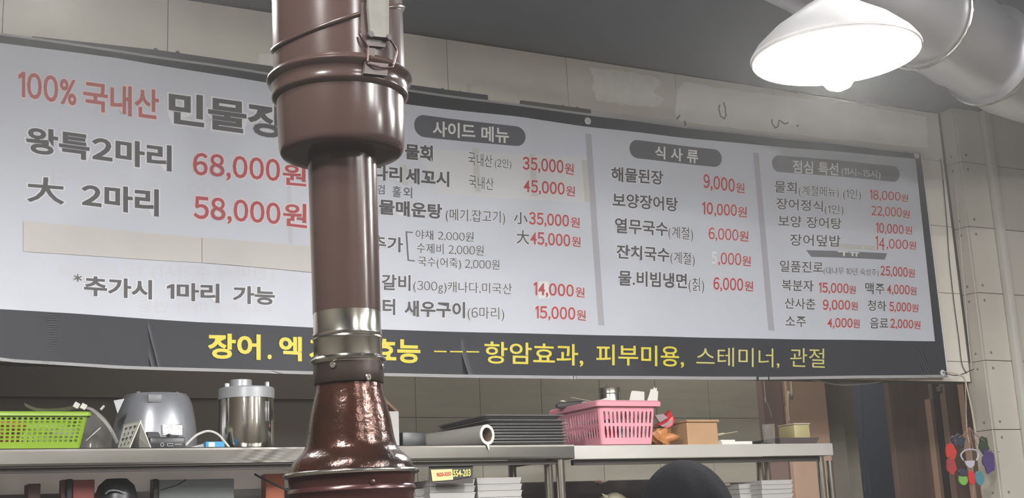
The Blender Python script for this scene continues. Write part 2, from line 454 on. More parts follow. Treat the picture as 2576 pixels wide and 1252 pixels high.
for q in ([(2104, 632), (2131, 633.5), (2131, 636), (2104, 635)], [(2117, 634), (2122, 634), (2122, 645), (2117, 645)], [(2133, 634), (2158, 635.5), (2158, 638), (2133, 637)],
          [(2139, 636), (2143, 636), (2143, 645), (2139, 645)], [(2149, 636), (2153, 637), (2153, 646), (2149, 646)]):
    b.faces.new([b.verts.new(bpt(x, y, .0034)) for x, y in q])
obj('lettering', b, m_wprint, ban)
# bracket beside the extras
b = B()
for q in ([(1020, 582), (1038, 583.5), (1038, 586), (1020, 584.5)], [(1020, 582), (1023, 582), (1028, 655), (1025, 655)], [(1025, 653), (1043, 655), (1043, 657.5), (1025, 655.5)]):
    b.faces.new([b.verts.new(bpt(x, y, .003)) for x, y in q])
obj('bracket_print', b, m_black, ban)
# taped-on paper strips
def sheetrow(name, x0, x1, t0, t1, b0, b1, m, off, sag=0, n=14):
    b = B(); rows = []
    for i in range(n + 1):
        t = i / n; x = x0 + (x1 - x0) * t
        lift = sag * (.5 + .5 * math.sin(i * 2.1)) if sag else 0
        rows.append([bpt(x, t0 + (t1 - t0) * t, off), bpt(x, (t0 + (t1 - t0) * t) * .4 + (b0 + (b1 - b0) * t) * .6, off + lift * .3), bpt(x, b0 + (b1 - b0) * t, off + lift)])
    loft(b, rows, False); bmesh.ops.solidify(b, geom=b.faces[:], thickness=.0005); return obj(name, b, m, ban, True)
sheet('paper_strip', [(59, 556), (506.5, 598), (506.5, 661), (59, 633)], m_paper, .005)
sheet('paper_strip', [(508, 598), (830, 625), (830, 690), (508, 661)], m_paper, .0062)
sheet('paper_patch', [(1040, 372), (1478, 398), (1485, 512), (1110, 488)], mat('paper_patch_print', rgb(203, 205, 208), .6), .0018, th=.0003)
m_tape = mat('yellowed_tape', rgb(192, 192, 187), .3, noise=.06, nscale=60)
for q in ([(1006, 414), (1022, 416), (1026, 466), (1010, 464)], [(1188, 372), (1204, 373), (1210, 482), (1196, 481)], [(1330, 388), (1344, 389), (1352, 495), (1336, 493)], [(1462, 402), (1476, 403), (1482, 510), (1470, 509)]):
    sheet('tape_strip', q, m_tape, .0022, th=.0003)
sheet('tape_strip', [(2105, 613), (2166, 617), (2166, 628), (2105, 625)], m_tape, .0022, th=.0003)
sheet('tape_strip', [(2171, 617), (2199, 619), (2199, 630), (2171, 628)], m_tape, .0022, th=.0003)
sheet('paper_patch', [(1354, 708), (1378, 708), (1384, 750), (1354, 751)], m_grayprint, .0018, th=.0003)
# eyelets
for px, py in ((1477, 305), (2305, 391), (2371, 938), (700, 205)):
    c = bpt(px, py, .003); b = B(); tube(b, [c + V(math.cos(a) * .011, 0, math.sin(a) * .011) for a in [k * math.pi / 8 for k in range(16)]], .004, 6, True)
    lathe(b, [(c + V(0, .001, 0), .008), (c + V(0, .0015, 0), .008)], 12, (0, 1, 0)); obj('eyelet', b, m_hem, ban, 'all')

# lettering: every string is placed between its own corners on the sheet
K, Rd, Y, Lt, Pk = m_black, m_red, m_yellow, m_wprint, m_pink_blood
T = []   # text, x0, top0, bottom0, x1, top1, bottom1, material, weight, halo
def t(s, x0, a0, b0, x1, a1, b1, m=K, wt=.03, halo=True): T.append((s, x0, a0, b0, x1, a1, b1, m, min((0, .012, .022, .032), key=lambda q: abs(q - wt)), halo))
t('100%', 46, 179, 243, 192, 198, 268, Pk, .022); t('국내산', 209, 202, 276, 400, 226, 302, Pk, .022)
t('민물장어', 425, 228, 311, 803, 284, 366, K, .03)
t('왕특2마리', 65, 317, 384, 432, 366, 431, K, .03); t('68,000', 485, 383, 440, 703, 402, 458, Rd, .025); t('원', 709, 411, 465, 769, 417, 470, Rd, .025)
t('大', 67, 443, 508, 162, 450, 516, K, .025); t('2마리', 204, 459, 520, 400, 476, 544, K, .03)
t('58,000', 487, 492, 550, 704, 512, 566, Rd, .025); t('원', 710, 511, 568, 771, 514, 575, Rd, .025)
t('*', 185, 688, 708, 206, 690, 710); t('추가시', 211, 693, 743, 383, 704, 753, K, .03); t('1마리', 420, 710, 753, 551, 714, 762, K, .03); t('가능', 584, 719, 763, 690, 723, 769, K, .03)
t('사이드', 1089, 303, 342, 1196, 312, 349, Lt, .018, False); t('메뉴', 1211, 316, 355, 1279, 322, 361, Lt, .018, False)
t('물회', 1018, 361, 401, 1089, 366, 406); t('국내산', 1178, 380, 415, 1238, 390, 422, K, 0); t('(2인)', 1244, 398, 421, 1285, 401, 424, K, 0)
t('35,000', 1313, 394, 427, 1416, 403, 437, Rd, .025); t('원', 1419, 410, 437, 1442, 413, 441, Rd, .01)
t('도다리', 893, 410, 449, 1011, 421, 459); t('세꼬시', 1019, 421, 461, 1131, 431, 470); t('국내산', 1180, 438, 472, 1241, 448, 479, K, 0)
t('45,000', 1316, 451, 484, 1419, 460, 491, Rd, .025); t('원', 1422, 467, 492, 1445, 470, 495, Rd, .01)
t('검', 948, 466, 489, 966, 466, 489, K, 0, False); t('훌', 986, 468, 495, 1008, 470, 497, K, 0, False); t('외', 1014, 470, 496, 1036, 472, 499, K, 0, False)
t('민물매운탕', 912, 498, 537, 1113, 513, 551); t('(메기.잡고기)', 1122, 523, 553, 1270, 531, 562, K, 0)
t('小', 1291, 533, 563, 1326, 535, 566, K, .015); t('35,000', 1329, 533, 565, 1430, 541, 571, Rd, .025); t('원', 1434, 545, 571, 1457, 548, 574, Rd, .01)
t('大', 1298, 578, 613, 1330, 580, 616, K, .01); t('45,000', 1333, 582, 615, 1433, 590, 621, Rd, .025); t('원', 1437, 594, 619, 1459, 597, 622, Rd, .01)
t('추가', 930, 590, 628, 1013, 598, 636, K, .025)
t('야채 2,000원', 1045, 577, 601, 1192, 583, 608, K, 0); t('수제비 2,000원', 1048, 610, 636, 1217, 617, 643, K, 0); t('국수(어죽) 2,000원', 1051, 644, 669, 1256, 653, 679, K, 0)
t('갈비', 958, 690, 730, 1032, 692, 732, K, .025); t('(300g)캐나다,미국산', 1039, 703, 735, 1287, 713, 745, K, 0); t('14,000', 1341, 709, 742, 1442, 716, 747, Rd, .02); t('원', 1446, 721, 746, 1469, 724, 749, Rd, .01)
t('버터', 922, 749, 789, 993, 752, 793, K, .03); t('새우구이', 1016, 755, 795, 1171, 759, 800, K, .03); t('(6마리)', 1177, 769, 800, 1268, 773, 804, K, 0); t('15,000', 1345, 769, 801, 1446, 773, 805, Rd, .025); t('원', 1449, 778, 804, 1472, 781, 807, Rd, .01)
t('식 사 류', 1646, 367, 399, 1757, 377, 411, Lt, .018, False)
t('해물된장', 1535, 420, 457, 1667, 430, 466, K, .02); t('9,000', 1770, 436, 472, 1848, 450, 484, Rd, .02); t('원', 1850, 459, 484, 1872, 461, 486, Rd, .01)
t('보양장어탕', 1538, 485, 522, 1705, 497, 533, K, .02); t('1', 1767, 507, 539, 1775, 507, 539, Rd, .02); t('0', 1778, 508, 539, 1794, 508, 540, Rd, .06); t(',000', 1797, 511, 541, 1853, 514, 544, Rd, .02); t('원', 1855, 519, 545, 1878, 521, 547, Rd, .01)
t('열무국수', 1544, 548, 587, 1679, 559, 595, K, .02); t('(계절)', 1680, 568, 598, 1744, 572, 604, K, 0); t('6,000', 1783, 571, 601, 1857, 577, 606, Rd, .015); t('원', 1859, 580, 606, 1882, 582, 608, Rd, .01)
t('잔치국수', 1548, 615, 651, 1683, 624, 660, K, .02); t('(계절)', 1685, 631, 661, 1748, 636, 667, K, 0); t('5', 1790, 632, 664, 1804, 632, 664, m_grayprint, .03, False); t(',000', 1807, 634, 664, 1864, 637, 668, Rd, .015); t('원', 1866, 642, 668, 1888, 645, 670, Rd, .01)
t('물.비빔냉면', 1553, 680, 719, 1728, 688, 726, K, .02); t('(칡)', 1732, 697, 730, 1772, 699, 733, K, 0); t('6,000', 1795, 696, 728, 1869, 700, 732, Rd, .02); t('원', 1872, 706, 731, 1894, 708, 733, Rd, .01)
t('점심 특선', 1993, 402, 435, 2105, 412, 443, Lt, .012, False); t('(11시~15시)', 2113, 421, 441, 2214, 430, 449, Lt, 0, False)
GK = mat('soft_black_print', rgb(80, 80, 82), .5)  # slightly lighter black for the last column
t('물회', 1948, 454, 484, 2003, 458, 487, GK, .015); t('(계절메뉴)', 2008, 466, 492, 2106, 472, 497, GK, 0); t('(1인)', 2117, 475, 500, 2163, 478, 502, GK, 0); t('18,000', 2186, 477, 502, 2265, 483, 505, Rd, .012); t('원', 2266, 488, 506, 2284, 489, 508, Rd, .01)
t('장어정식', 1952, 497, 526, 2067, 506, 534, GK, .015); t('(1인)', 2071, 515, 538, 2118, 517, 540, GK, 0); t('22,000', 2190, 517, 542, 2268, 522, 546, Rd, .012); t('원', 2269, 528, 547, 2288, 530, 549, Rd, .01)
t('보양 장어탕', 1957, 540, 570, 2113, 550, 578, GK, .015); t('10,000', 2202, 559, 586, 2273, 566, 589, Rd, .02); t('원', 2276, 568, 588, 2294, 570, 590, Rd, .01)
t('장어덮밥', 1986, 588, 618, 2111, 593, 622, GK, .015); t('14', 2200, 592, 628, 2224, 595, 631, Rd, .0); t(',000', 2229, 600, 625, 2284, 603, 627, Rd, .015); t('원', 2286, 606, 626, 2304, 608, 628, Rd, .01)
t('일품진로', 1961, 654, 683, 2068, 659, 687, GK, .015); t('(대나무 10년 숙성주)', 2069, 671, 690, 2208, 677, 695, GK, 0); t('25,000', 2213, 668, 693, 2283, 672, 697, Rd, .018); t('원', 2284, 675, 697, 2301, 677, 698, Rd, .01)
t('복분자', 1966, 702, 731, 2045, 705, 733, GK, .015); t('15,000', 2058, 710, 736, 2131, 714, 739, Rd, .018); t('원', 2132, 718, 739, 2149, 720, 740, Rd, .01); t('맥주', 2173, 710, 740, 2224, 713, 741, GK, .015); t('4,000', 2230, 714, 739, 2288, 717, 741, Rd, .018); t('원', 2289, 720, 741, 2305, 722, 742, Rd, .01)
t('산사춘', 1973, 748, 776, 2050, 751, 779, GK, .015); t('9,000', 2068, 753, 780, 2135, 756, 780, Rd, .018); t('원', 2137, 759, 780, 2154, 760, 781, Rd, .01); t('청하', 2179, 754, 782, 2228, 757, 783, GK, .015); t('5,000', 2236, 758, 783, 2292, 761, 784, Rd, .018); t('원', 2293, 764, 784, 2310, 765, 785, Rd, .01)
t('소주', 1975, 794, 822, 2027, 796, 823, GK, .015); t('4,000', 2079, 799, 824, 2141, 801, 825, Rd, .018); t('원', 2142, 803, 825, 2159, 804, 826, Rd, .01); t('음료', 2185, 799, 826, 2233, 800, 827, GK, .015); t('2,000', 2238, 801, 825, 2297, 804, 826, Rd, .018); t('원', 2298, 806, 826, 2315, 807, 828, Rd, .01)
t('장어', 522, 838, 902, 654, 842, 906, Y, .035, False); t('.', 671, 892, 904, 682, 892, 904, Y, .03, False); t('엑', 700, 844, 907, 758, 848, 909, Y, .03, False); t('기스', 776, 849, 909, 903, 852, 911, Y, .035, False)
t('효능', 935, 852, 912, 1057, 854, 914, Y, .04, False)
for k in range(3): t('-', 1092 + 41 * k, 881.5 + .4 * k, 885 + .4 * k, 1124 + 41 * k, 882 + .4 * k, 885.5 + .4 * k, Y, 0, False)
t('항암효과,', 1219, 858, 914, 1466, 866, 920, Y, .012, False); t('피부미용,', 1498, 866, 918, 1720, 871, 923, Y, .008, False)
t('스테미너,', 1752, 872, 920, 1960, 877, 924, m_pale, .005, False); t('관절', 1987, 875, 922, 2073, 877, 925, m_pale, .005, False)
G = m_ghost
t('(한마리 추가시) 15,000원', 690, 668, 706, 150, 660, 694, G, .03, False)
t('*시세에 따라 변동', 690, 768, 796, 345, 752, 784, G, .02, False)
t('大 2마리', 330, 424, 470, 130, 418, 462, G, .03, False); t('45,000', 660, 468, 510, 470, 456, 496, G, .03, False)
def build_text():
    glyph = {}
    FW = {c: chr(ord(c) + 0xFEE0) for c in '012356789*'}
    def key(ch, off): return (FW.get(ch, ch), off)
    need = {('가가', 0), ('가', 0)}
    for s, x0, a0, b0, x1, a1, b1, m, wt, halo in T:
        for ch in s:
            if ch != ' ':
                need.add(key(ch, wt))
                if halo: need.add(key(ch, wt + .042))
    objs = {}
    for off in sorted({k[1] for k in need}):
        chars = sorted(k[0] for k in need if k[1] == off)
        c = bpy.data.curves.new('t', 'FONT'); c.body = '\n'.join(chars); c.offset = off; c.resolution_u = 3; c.fill_mode = 'FRONT'; c.space_line = 3
        o = bpy.data.objects.new('t', c); COL.objects.link(o); objs[off] = (o, chars)
    bpy.context.view_layer.update()
    dg = bpy.context.evaluated_depsgraph_get()
    for off, (o, chars) in objs.items():
        me = bpy.data.meshes.new_from_object(o.evaluated_get(dg))
        n = len(chars); vs = [tuple(v.co) for v in me.vertices]; line = [int(round((.35 - v[1]) / 3)) for v in vs]
        idx = {}; per = [([], []) for _ in range(n)]
        for k, v in enumerate(vs):
            L = min(max(line[k], 0), n - 1); idx[k] = (L, len(per[L][0])); per[L][0].append((v[0], v[1] + 3 * L))
        for p in me.polygons:
            L = idx[p.vertices[0]][0]; per[L][1].append(tuple(idx[q][1] for q in p.vertices))
        bpy.data.meshes.remove(me)
        for ch, (vv, ff) in zip(chars, per):
            if not vv: print('NO GLYPH', ch); vv = [(0, 0), (.1, 0), (0, .1)]
            glyph[(ch, off)] = (vv, ff, min(v[0] for v in vv), max(v[0] for v in vv))
    for o, _ in objs.values():
        c = o.data; bpy.data.objects.remove(o); bpy.data.curves.remove(c)
    for (ch, off) in [k for k in glyph if k[0] == '１']:      # a plain flagged one without a foot
        yy = [v[1] for v in (glyph.get(('０', off)) or glyph[(ch, off)])[0]]; y0, y1 = min(yy), max(yy); tk = .085 + 2 * off; xl = .3 - off
        q = [(xl, y0), (xl + tk, y0), (xl + tk, y1), (xl + .3 * tk, y1), (xl - .13 - off * .5, y1 - .12), (xl - .13 - off * .5, y1 - .12 - tk), (xl, y1 - .09 - tk * .8)]
        glyph[(ch, off)] = (q, [tuple(range(7))], q[4][0], xl + tk)
    adv = glyph[('가가', 0)][3] - glyph[('가', 0)][3]
    for s, x0, a0, b0, x1, a1, b1, m, wt, halo in T:
        pen = 0; lay = []
        for ch in s:
            if ch == ' ': pen += .3; continue
            g = glyph[key(ch, wt)]
            if ord(ch) > 0x2000: lay.append((ch, pen)); pen += adv
            else:
                lay.append((ch, pen - g[2] + .035)); pen += g[3] - g[2] + .07
        def mesh(off):
            vv, ff, rf = [], [], []
            for ch, dx in lay:
                g = glyph[key(ch, off)]; n = len(vv)
                vv += [(v[0] + dx, v[1]) for v in g[0]]; ff += [tuple(i + n for i in f) for f in g[1]]
                if ch not in '(),.~' or s == '.': rf += [v[1] for v in g[0]]
            return vv, ff, rf
        vs, fs, rf = mesh(wt)
        xa, xb = min(v[0] for v in vs), max(v[0] for v in vs); ya, yb = min(rf), max(rf)
        A, Bq, C_, D_ = P(x0, b0, BY), P(x1, b1, BY), P(x0, a0, BY), P(x1, a1, BY)
        V2, F2, MI = [], [], []
        def add(vv, ff, off, mi):
            n = len(V2)
            for v in vv:
                u = (v[0] - xa) / (xb - xa); w_ = (v[1] - ya) / (yb - ya)
                p = A.lerp(Bq, u).lerp(C_.lerp(D_, u), w_)
                V2.append((p.x, BY - wave(p.x) - off, p.z))
            F2.extend(tuple(i + n for i in f) for f in ff); MI.extend([mi] * len(ff))
        if halo:
            h = mesh(wt + .042); add(h[0], h[1], .0026, 1)
        add(vs, fs, .0036 if m is not G else .0017, 0)
        me = bpy.data.meshes.new('lettering'); og = origin(ban)
        me.from_pydata([(v[0] - og.x, v[1] - og.y, v[2] - og.z) for v in V2], [], F2)
        me.materials.append(m); me.materials.append(m_halopink if m in (Rd, Pk) else m_halo)
        me.polygons.foreach_set('material_index', MI)
        o = bpy.data.objects.new('lettering', me); COL.objects.link(o); o.parent = ban
build_text()

# dark bars behind the banner's upper edge
def bar(pts, label, m):
    b = B(); slab(b, [P(x, y, WY - .012) for x, y in pts], (0, .011, 0))
    o = obj('mounting_bar', b, m, None, loc=P(*pts[0], WY)); tag(o, label, 'bar')
bar([(82, 91), (400, 126), (700, 169), (1227, 239), (1227, 253), (690, 187), (82, 96)], 'long dark steel bar above the left half of the menu banner', m_bar)
bar([(1311, 252), (1486, 275), (1486, 290), (1311, 266)], 'short grey-green bar above the banner right of the smoke pipe', m_barg)

# ------------------------------------------------------------------ smoke extraction pipe (foreground)
DP = 1.3
def pc(y): return P(852 + (y - 108) * .0302, y, DP)
p_hi, p_lo = pc(0), pc(1252)
pdir = (p_hi - p_lo).normalized()
def pz_(y):  # point of the straight axis at the pixel row
    q = pc(y); tt = (q.z - p_lo.z) / (p_hi.z - p_lo.z); return p_lo.lerp(p_hi, tt)
def pr(y, hw): return hw * depth(pz_(y)) / F
def prof(rows): return [(pz_(y), pr(y, h)) for y, h in rows]
pipe = thing('smoke_extraction_pipe', p_lo, 'brown telescoping smoke extraction pipe with chrome sleeve and copper bell hood, in the foreground', 'pipe')
r_up = pr(108, 163.5)
topz = p_hi + pdir * ((CEIL - .002 - p_hi.z) / pdir.z)
NS = 72
b = B(); lathe(b, [(topz, r_up), (pz_(0), r_up), (pz_(100), r_up), (pz_(206), r_up)], NS, pdir, (False, False)); obj('outer_tube', b, m_brown, pipe, True)
# tilted joint bead
def ringpath(c, r, n=72, tiltx=0, tilty=0):
    u, v = frame(pdir); out = []
    for k in range(n):
        a = 2 * math.pi * k / n; q = u * math.cos(a) * r + v * math.sin(a) * r
        out.append(c + q + pdir * (q.x * tiltx + q.y * tilty))
    return out
b = B(); tube(b, ringpath(pz_(75), r_up + .0005, 72, .42, .12), .0028, 6, True); obj('joint_bead', b, m_brown, pipe, 'all')
b = B(); lathe(b, prof([(190, 166), (196, 172), (201, 180), (206, 182), (211, 180), (216, 172), (222, 169), (238, 169), (246, 171), (250, 170), (254, 165), (258, 158)]), NS, pdir, (False, False)); obj('collar_ring', b, m_brown, pipe, True)
b = B(); lathe(b, prof([(256, 159), (300, 158.5), (374, 156.5), (384, 154), (390, 150), (394, 140), (396, 112), (397, 90), (397, 84)]), NS, pdir, (False, False)); obj('lower_cup', b, m_brown, pipe, True)
b = B(); lathe(b, prof([(392, 86), (560, 85.5), (788, 85)]), NS, pdir, (False, False)); obj('inner_tube', b, m_brown, pipe, True)
b = B(); lathe(b, prof([(780, 84.5), (788, 84.6), (836, 85), (841, 87), (846, 87.5), (850, 85.5), (854, 87.5), (858, 85.6), (900, 86)]), NS, pdir, (False, False)); obj('chrome_sleeve', b, m_chrome, pipe, True, label='shiny chrome sleeve')
b = B(); lathe(b, prof([(899, 86), (903, 92), (907, 95), (911, 94), (914, 89), (916, 88)]), NS, pdir, (False, False)); obj('flared_rim', b, m_chrome, pipe, True)
b = B(); lathe(b, prof([(913, 87.5), (940, 88.5), (962, 88.5), (966, 87), (968, 82)]), NS, pdir, (False, False)); obj('neck_band', b, m_neck, pipe, True)
b = B(); lathe(b, prof([(966, 82), (985, 84), (1010, 91), (1027, 95.5), (1061, 103), (1095, 108), (1113, 112), (1126, 116), (1134, 121), (1142, 129), (1150, 138), (1160, 147), (1170, 153), (1180, 157), (1190, 159)]), NS, pdir, (False, False)); obj('bell', b, m_bell, pipe, True, label='dark patinated copper bell')
b = B(); tube(b, ringpath(pz_(1191), pr(1191, 165), 72, 0, .0), .0024, 8, True); obj('wire_rim', b, m_chrome, pipe, 'all')
z0 = p_lo - pdir * .085
b = B(); lathe(b, prof([(1188, 162), (1193, 160), (1225, 156), (1230, 160), (1236, 161), (1241, 157), (1252, 153)]) + [(z0, pr(1252, 158)), (z0 - pdir * .01, pr(1252, 164))], NS, pdir, (False, False)); obj('skirt', b, m_skirt, pipe, True)
def hit(px, py, r):
    d = (P(px, py, 1.0) - V(0, 0, CAMH)); o = V(0, 0, CAMH) - p_lo
    dd = d - pdir * d.dot(pdir); oo = o - pdir * o.dot(pdir)
    A = dd.dot(dd); Bb = 2 * dd.dot(oo); Cc = oo.dot(oo) - r * r; D_ = Bb * Bb - 4 * A * Cc
    tt = (-Bb - math.sqrt(max(D_, 0))) / (2 * A)
    p = V(0, 0, CAMH) + d * tt; q = p - p_lo; n = (q - pdir * q.dot(pdir)).normalized()
    return p, n
def on_pipe(y, hw, dx, lift=0):
    p, n = hit(852 + (y - 108) * .0302 + dx, y, pr(y, hw) * .998); return p + n * lift, n
def _old_on_pipe(y, hw, dx, lift=0):
    """point on the pipe's near surface at dx pixels from its axis"""
    c = pz_(y); r = pr(y, hw); s = dx / hw
    view = V(c.x, c.y, 0).normalized(); rt = V(view.y, -view.x, 0)
    n = (rt * s - view * math.sqrt(max(0, 1 - s * s)))
    return c + n * (r + lift), n
for y, hw, dx in ((917, 88, -39), (921, 88, 85), (948, 88, 48)):
    c, n = on_pipe(y, hw, dx); b = B(); lathe(b, [(c - n * .002, .0036), (c + n * .0012, .0036), (c + n * .002, .0028), (c + n * .002, .0014), (c + n * .0008, .001)], 14, n); obj('screw', b, m_chrome, pipe, True)
for y, hw, dx in ((1212, 158, 52), (1168, 152, 40), (1166, 151, 80)):
    c, n = on_pipe(y, hw, dx); b = B(); lathe(b, [(c - n * .002, .0034), (c + n * .001, .003), (c + n * .0018, .0016)], 12, n); obj('rivet', b, m_skirt if y > 1200 else m_bell, pipe, True)
# toggle latch: plate, lever, wire bail, catch
def on_up(px, py, lift=0):
    p, n = hit(px, py, r_up); return p + n * lift, n
def surfquad(pxy, lift, th):
    b = B(); ps = [on_up(x, y, lift) for x, y in pxy]; nrm = sum((p[1] for p in ps), Vector()) / len(ps)
    slab(b, [p[0] for p in ps], nrm * th); return b
obj('latch_lever', surfquad([(918, -14), (926, -22), (956, -20), (964, -6), (964, 28), (964, 92), (957, 101), (930, 99), (921, 88), (916, 25)], .006, .004), m_latch, pipe, label='worn zinc latch lever')
obj('latch_plate', surfquad([(905, 10), (970, 14), (972, 88), (962, 122), (918, 118), (902, 82)], .001, .004), m_brown_rough, pipe)
obj('latch_tongue', surfquad([(919, 122), (941, 124), (938, 156), (921, 154)], .0015, .002), m_brown_rough, pipe)
obj('latch_catch', surfquad([(912, 160), (966, 166), (964, 196), (908, 190)], .004, .004), m_brown_rough, pipe)
for pts in ([(902, 88, .006), (908, 105, .008), (917, 120, .008), (919, 132, .008), (917, 166, .008)], [(966, 95, .006), (975, 115, .008), (983, 131, .008), (980, 150, .008), (975, 170, .008)], [(917, 166, .008), (940, 175, .01), (966, 176, .01), (975, 170, .008)]):
    b = B(); tube(b, smooth_pts([on_up(x, y, l)[0] for x, y, l in pts], 4), .0013, 8); obj('latch_wire', b, m_wire, pipe, 'all')
for x, y in ((923, 94), (963, 100)):
    c, n = on_up(x, y, .006); b = B(); lathe(b, [(c, .0035), (c + n * .005, .0035)], 12, n); obj('latch_pivot', b, m_cab, pipe, True)

# ------------------------------------------------------------------ pendant lamps
def make_lamp(loc, r, label):
    L = thing('pendant_lamp', loc, label, 'lamp', 'pendant lamps')
    c = Vector(loc)
    b = B(); pr_ = [(0, r), (.006, r * 1.01), (.03, r * .93), (.07, r * .72), (.1, r * .5), (.125, r * .33), (.14, r * .2), (.15, .036)]
    rings = [ring(c + V(0, 0, z), q, (0, 0, 1), 48) for z, q in pr_] + [ring(c + V(0, 0, z - .004), q - .003, (0, 0, 1), 48) for z, q in pr_[::-1]]
    loft(b, rings); obj('lamp_shade', b, m_shade, L, True)
    b = B(); lathe(b, [(c + V(0, 0, .145), .036), (c + V(0, 0, .2), .034), (c + V(0, 0, .215), .02), (c + V(0, 0, .225), .006)], 20); obj('lamp_socket', b, m_shade, L, True)
    b = B(); tube(b, [c + V(0, 0, .22), V(c.x, c.y, CEIL - .001)], .004, 8); obj('lamp_cord', b, m_cord, L, True)
    b = B(); lathe(b, [(c + V(0, 0, z), q) for z, q in ((.12, .02), (.08, .03), (.04, .045), (-.02, .05), (-.055, .044), (-.078, .028), (-.086, .01))], 14)
    obj('bulb', b, m_bulb, L, 'all')
    return L
lc = P(2102, 141, 2.2)
lamp = make_lamp(lc, .2, 'glaring white pendant lamp hanging by the silver duct at the upper right')
OUT = [P(110, -140, 2.3), V(3.6, 1.0, 2.5), V(1.7, -.4, 2.5), V(-.4, .6, 2.5), V(3.7, -1.2, 2.5)]
for k, q in enumerate(OUT):
    dup(lamp, q, ['white pendant lamp just above the upper left corner, over the banner', 'white pendant lamp hanging to the right of the viewer', 'white pendant lamp hanging behind the viewer',
                  'white pendant lamp hanging to the left of the viewer', 'white pendant lamp farthest behind the viewer on the right'][k])

# ------------------------------------------------------------------ ventilation duct
duct = thing('ventilation_duct', P(2300, 140, 3.0), 'fat silver ventilation duct under the ceiling behind the glaring lamp', 'duct')
def ductseg(name, pts, r, ribs=True):
    b = B(); pp = smooth_pts(pts, 10); rs = []
    for i in range(len(pp)):
        rr = r if not isinstance(r, (tuple, list)) else r[0] + (r[1] - r[0]) * i / (len(pp) - 1)
        rs.append(rr + (.004 if (ribs and i % 5 == 0) else 0))
    tube(b, pp, rs, 40); obj(name, b, m_duct, duct, True)
ductseg('duct_section', [V(1.9, 2.55, 2.92), V(2.6, 2.75, 2.9), V(3.15, 2.9, 2.88), V(3.62, 3.05, 2.86)], .165)
ductseg('duct_elbow', [V(3.6, 3.04, 2.862), V(4.0, 3.12, 2.84), V(4.5, 3.1, 2.86), V(5.4, 3.0, 2.9), V(6.35, 2.95, 2.9)], (.18, .15))
for q, d in ((V(3.15, 2.9, 2.88), V(.5, .16, -.02)), (V(3.62, 3.05, 2.86), V(.5, .13, -.02)), (V(4.1, 3.125, 2.84), V(.5, 0, 0))):
    u, v = frame(d); b = B(); tube(b, [q + u * math.cos(a) * .178 + v * math.sin(a) * .178 for a in [k * math.pi / 20 for k in range(40)]], .006, 6, True); obj('clamp_band', b, m_chrome, duct, 'all')

# conduit and cables at the right
b = B(); box2(b, (P(2480, 300, 4.09).x - .012, 4.083, .8), (P(2480, 300, 4.09).x + .028, 4.113, CEIL - .002), .003)
b2 = P(2505, 500, 4.09)
o = obj('cable_conduit', b, mat('ivory_conduit', rgb(196, 194, 186), .5), None, True, loc=V(4.8, 4.1, .8)); tag(o, 'ivory upright cable conduit on the tiled pillar at the far right', 'conduit')
def cable(pts, r, m, label, name='cable', k=6):
    b = B(); tube(b, smooth_pts(pts, k), r, 8); o = obj(name, b, m, None, 'all', loc=pts[0]); return tag(o, label, 'cable')
cable([P(x, y, WY - .006) for x, y in ((2366, 400), (2372, 450), (2382, 560), (2388, 650), (2400, 760), (2412, 850), (2420, 915), (2432, 938))], .002, m_cord, 'black cable running down the tiles right of the menu banner')
cable([P(x, y, PYF + .045) for x, y in ((2398, 410), (2412, 560), (2424, 700), (2436, 850), (2446, 935))], .0025, m_wcord, 'thin white cable down the shaded side of the tiled pillar')
cable([P(x, y, 4.09) for x, y in ((2380, 934), (2410, 942), (2425, 950), (2436, 990), (2446, 1040), (2455, 1092))], .0035, m_cream, 'cream cable dropping from the banner corner to the colourful charms')
cable([P(x, y, 4.14) for x, y in ((2372, 936), (2400, 944), (2422, 940), (2440, 932), (2450, 928))], .002, m_cord, 'thin black wire tied to the lower right banner corner')
cable([P(x, y, 4.16) for x, y in ((2428, 955), (2430, 1010), (2432, 1080), (2445, 1150), (2450, 1250))], .002, m_cream, 'thin beige wire hanging behind the colourful charms')
cable([V(P(1990, 950, 4.9).x, 4.9, CEIL)] + [P(x, y, 4.9) for x, y in ((1990, 950), (1984, 985), (1983, 1020), (1986, 1062))], .006, m_cream, 'stiff cream hose hanging in front of the tan board')
cable([P(x, y, 4.25) for x, y in ((2010, 950), (2060, 958), (2110, 967), (2160, 966), (2210, 960), (2250, 949))], .003, m_wcord, 'sagging white cable across the doorway under the banner')
cable([V(P(1922, 960, 4.98).x, 4.98, CEIL)] + [P(x, y, 4.98) for x, y in ((1922, 960), (1925, 1000), (1935, 1025), (1942, 1050))], .002, m_wcord, 'thin grey cable above the glass on the steel shelf')
cable([V(P(1970, 960, 4.98).x, 4.98, CEIL)] + [P(x, y, 4.98) for x, y in ((1970, 960), (1973, 1010), (1976, 1060))], .0025, m_redbrown, 'thin brown wire along the reddish post')

# ------------------------------------------------------------------ steel shelves
SZ = 1.558; SF = 3.90; SB = 4.40
ZL = P(1440, 1153, SF).z
shelf = thing('steel_shelf', V(.2, SF, 0), 'long stainless steel shelf on posts under the left and middle of the banner', 'shelf')
xr_ = P(1445, 1134, SF).x
b = B(); box2(b, (-.9, SF + .013, SZ - .012), (xr_, SB, SZ - .0005)); obj('shelf_top', b, m_steel, shelf)
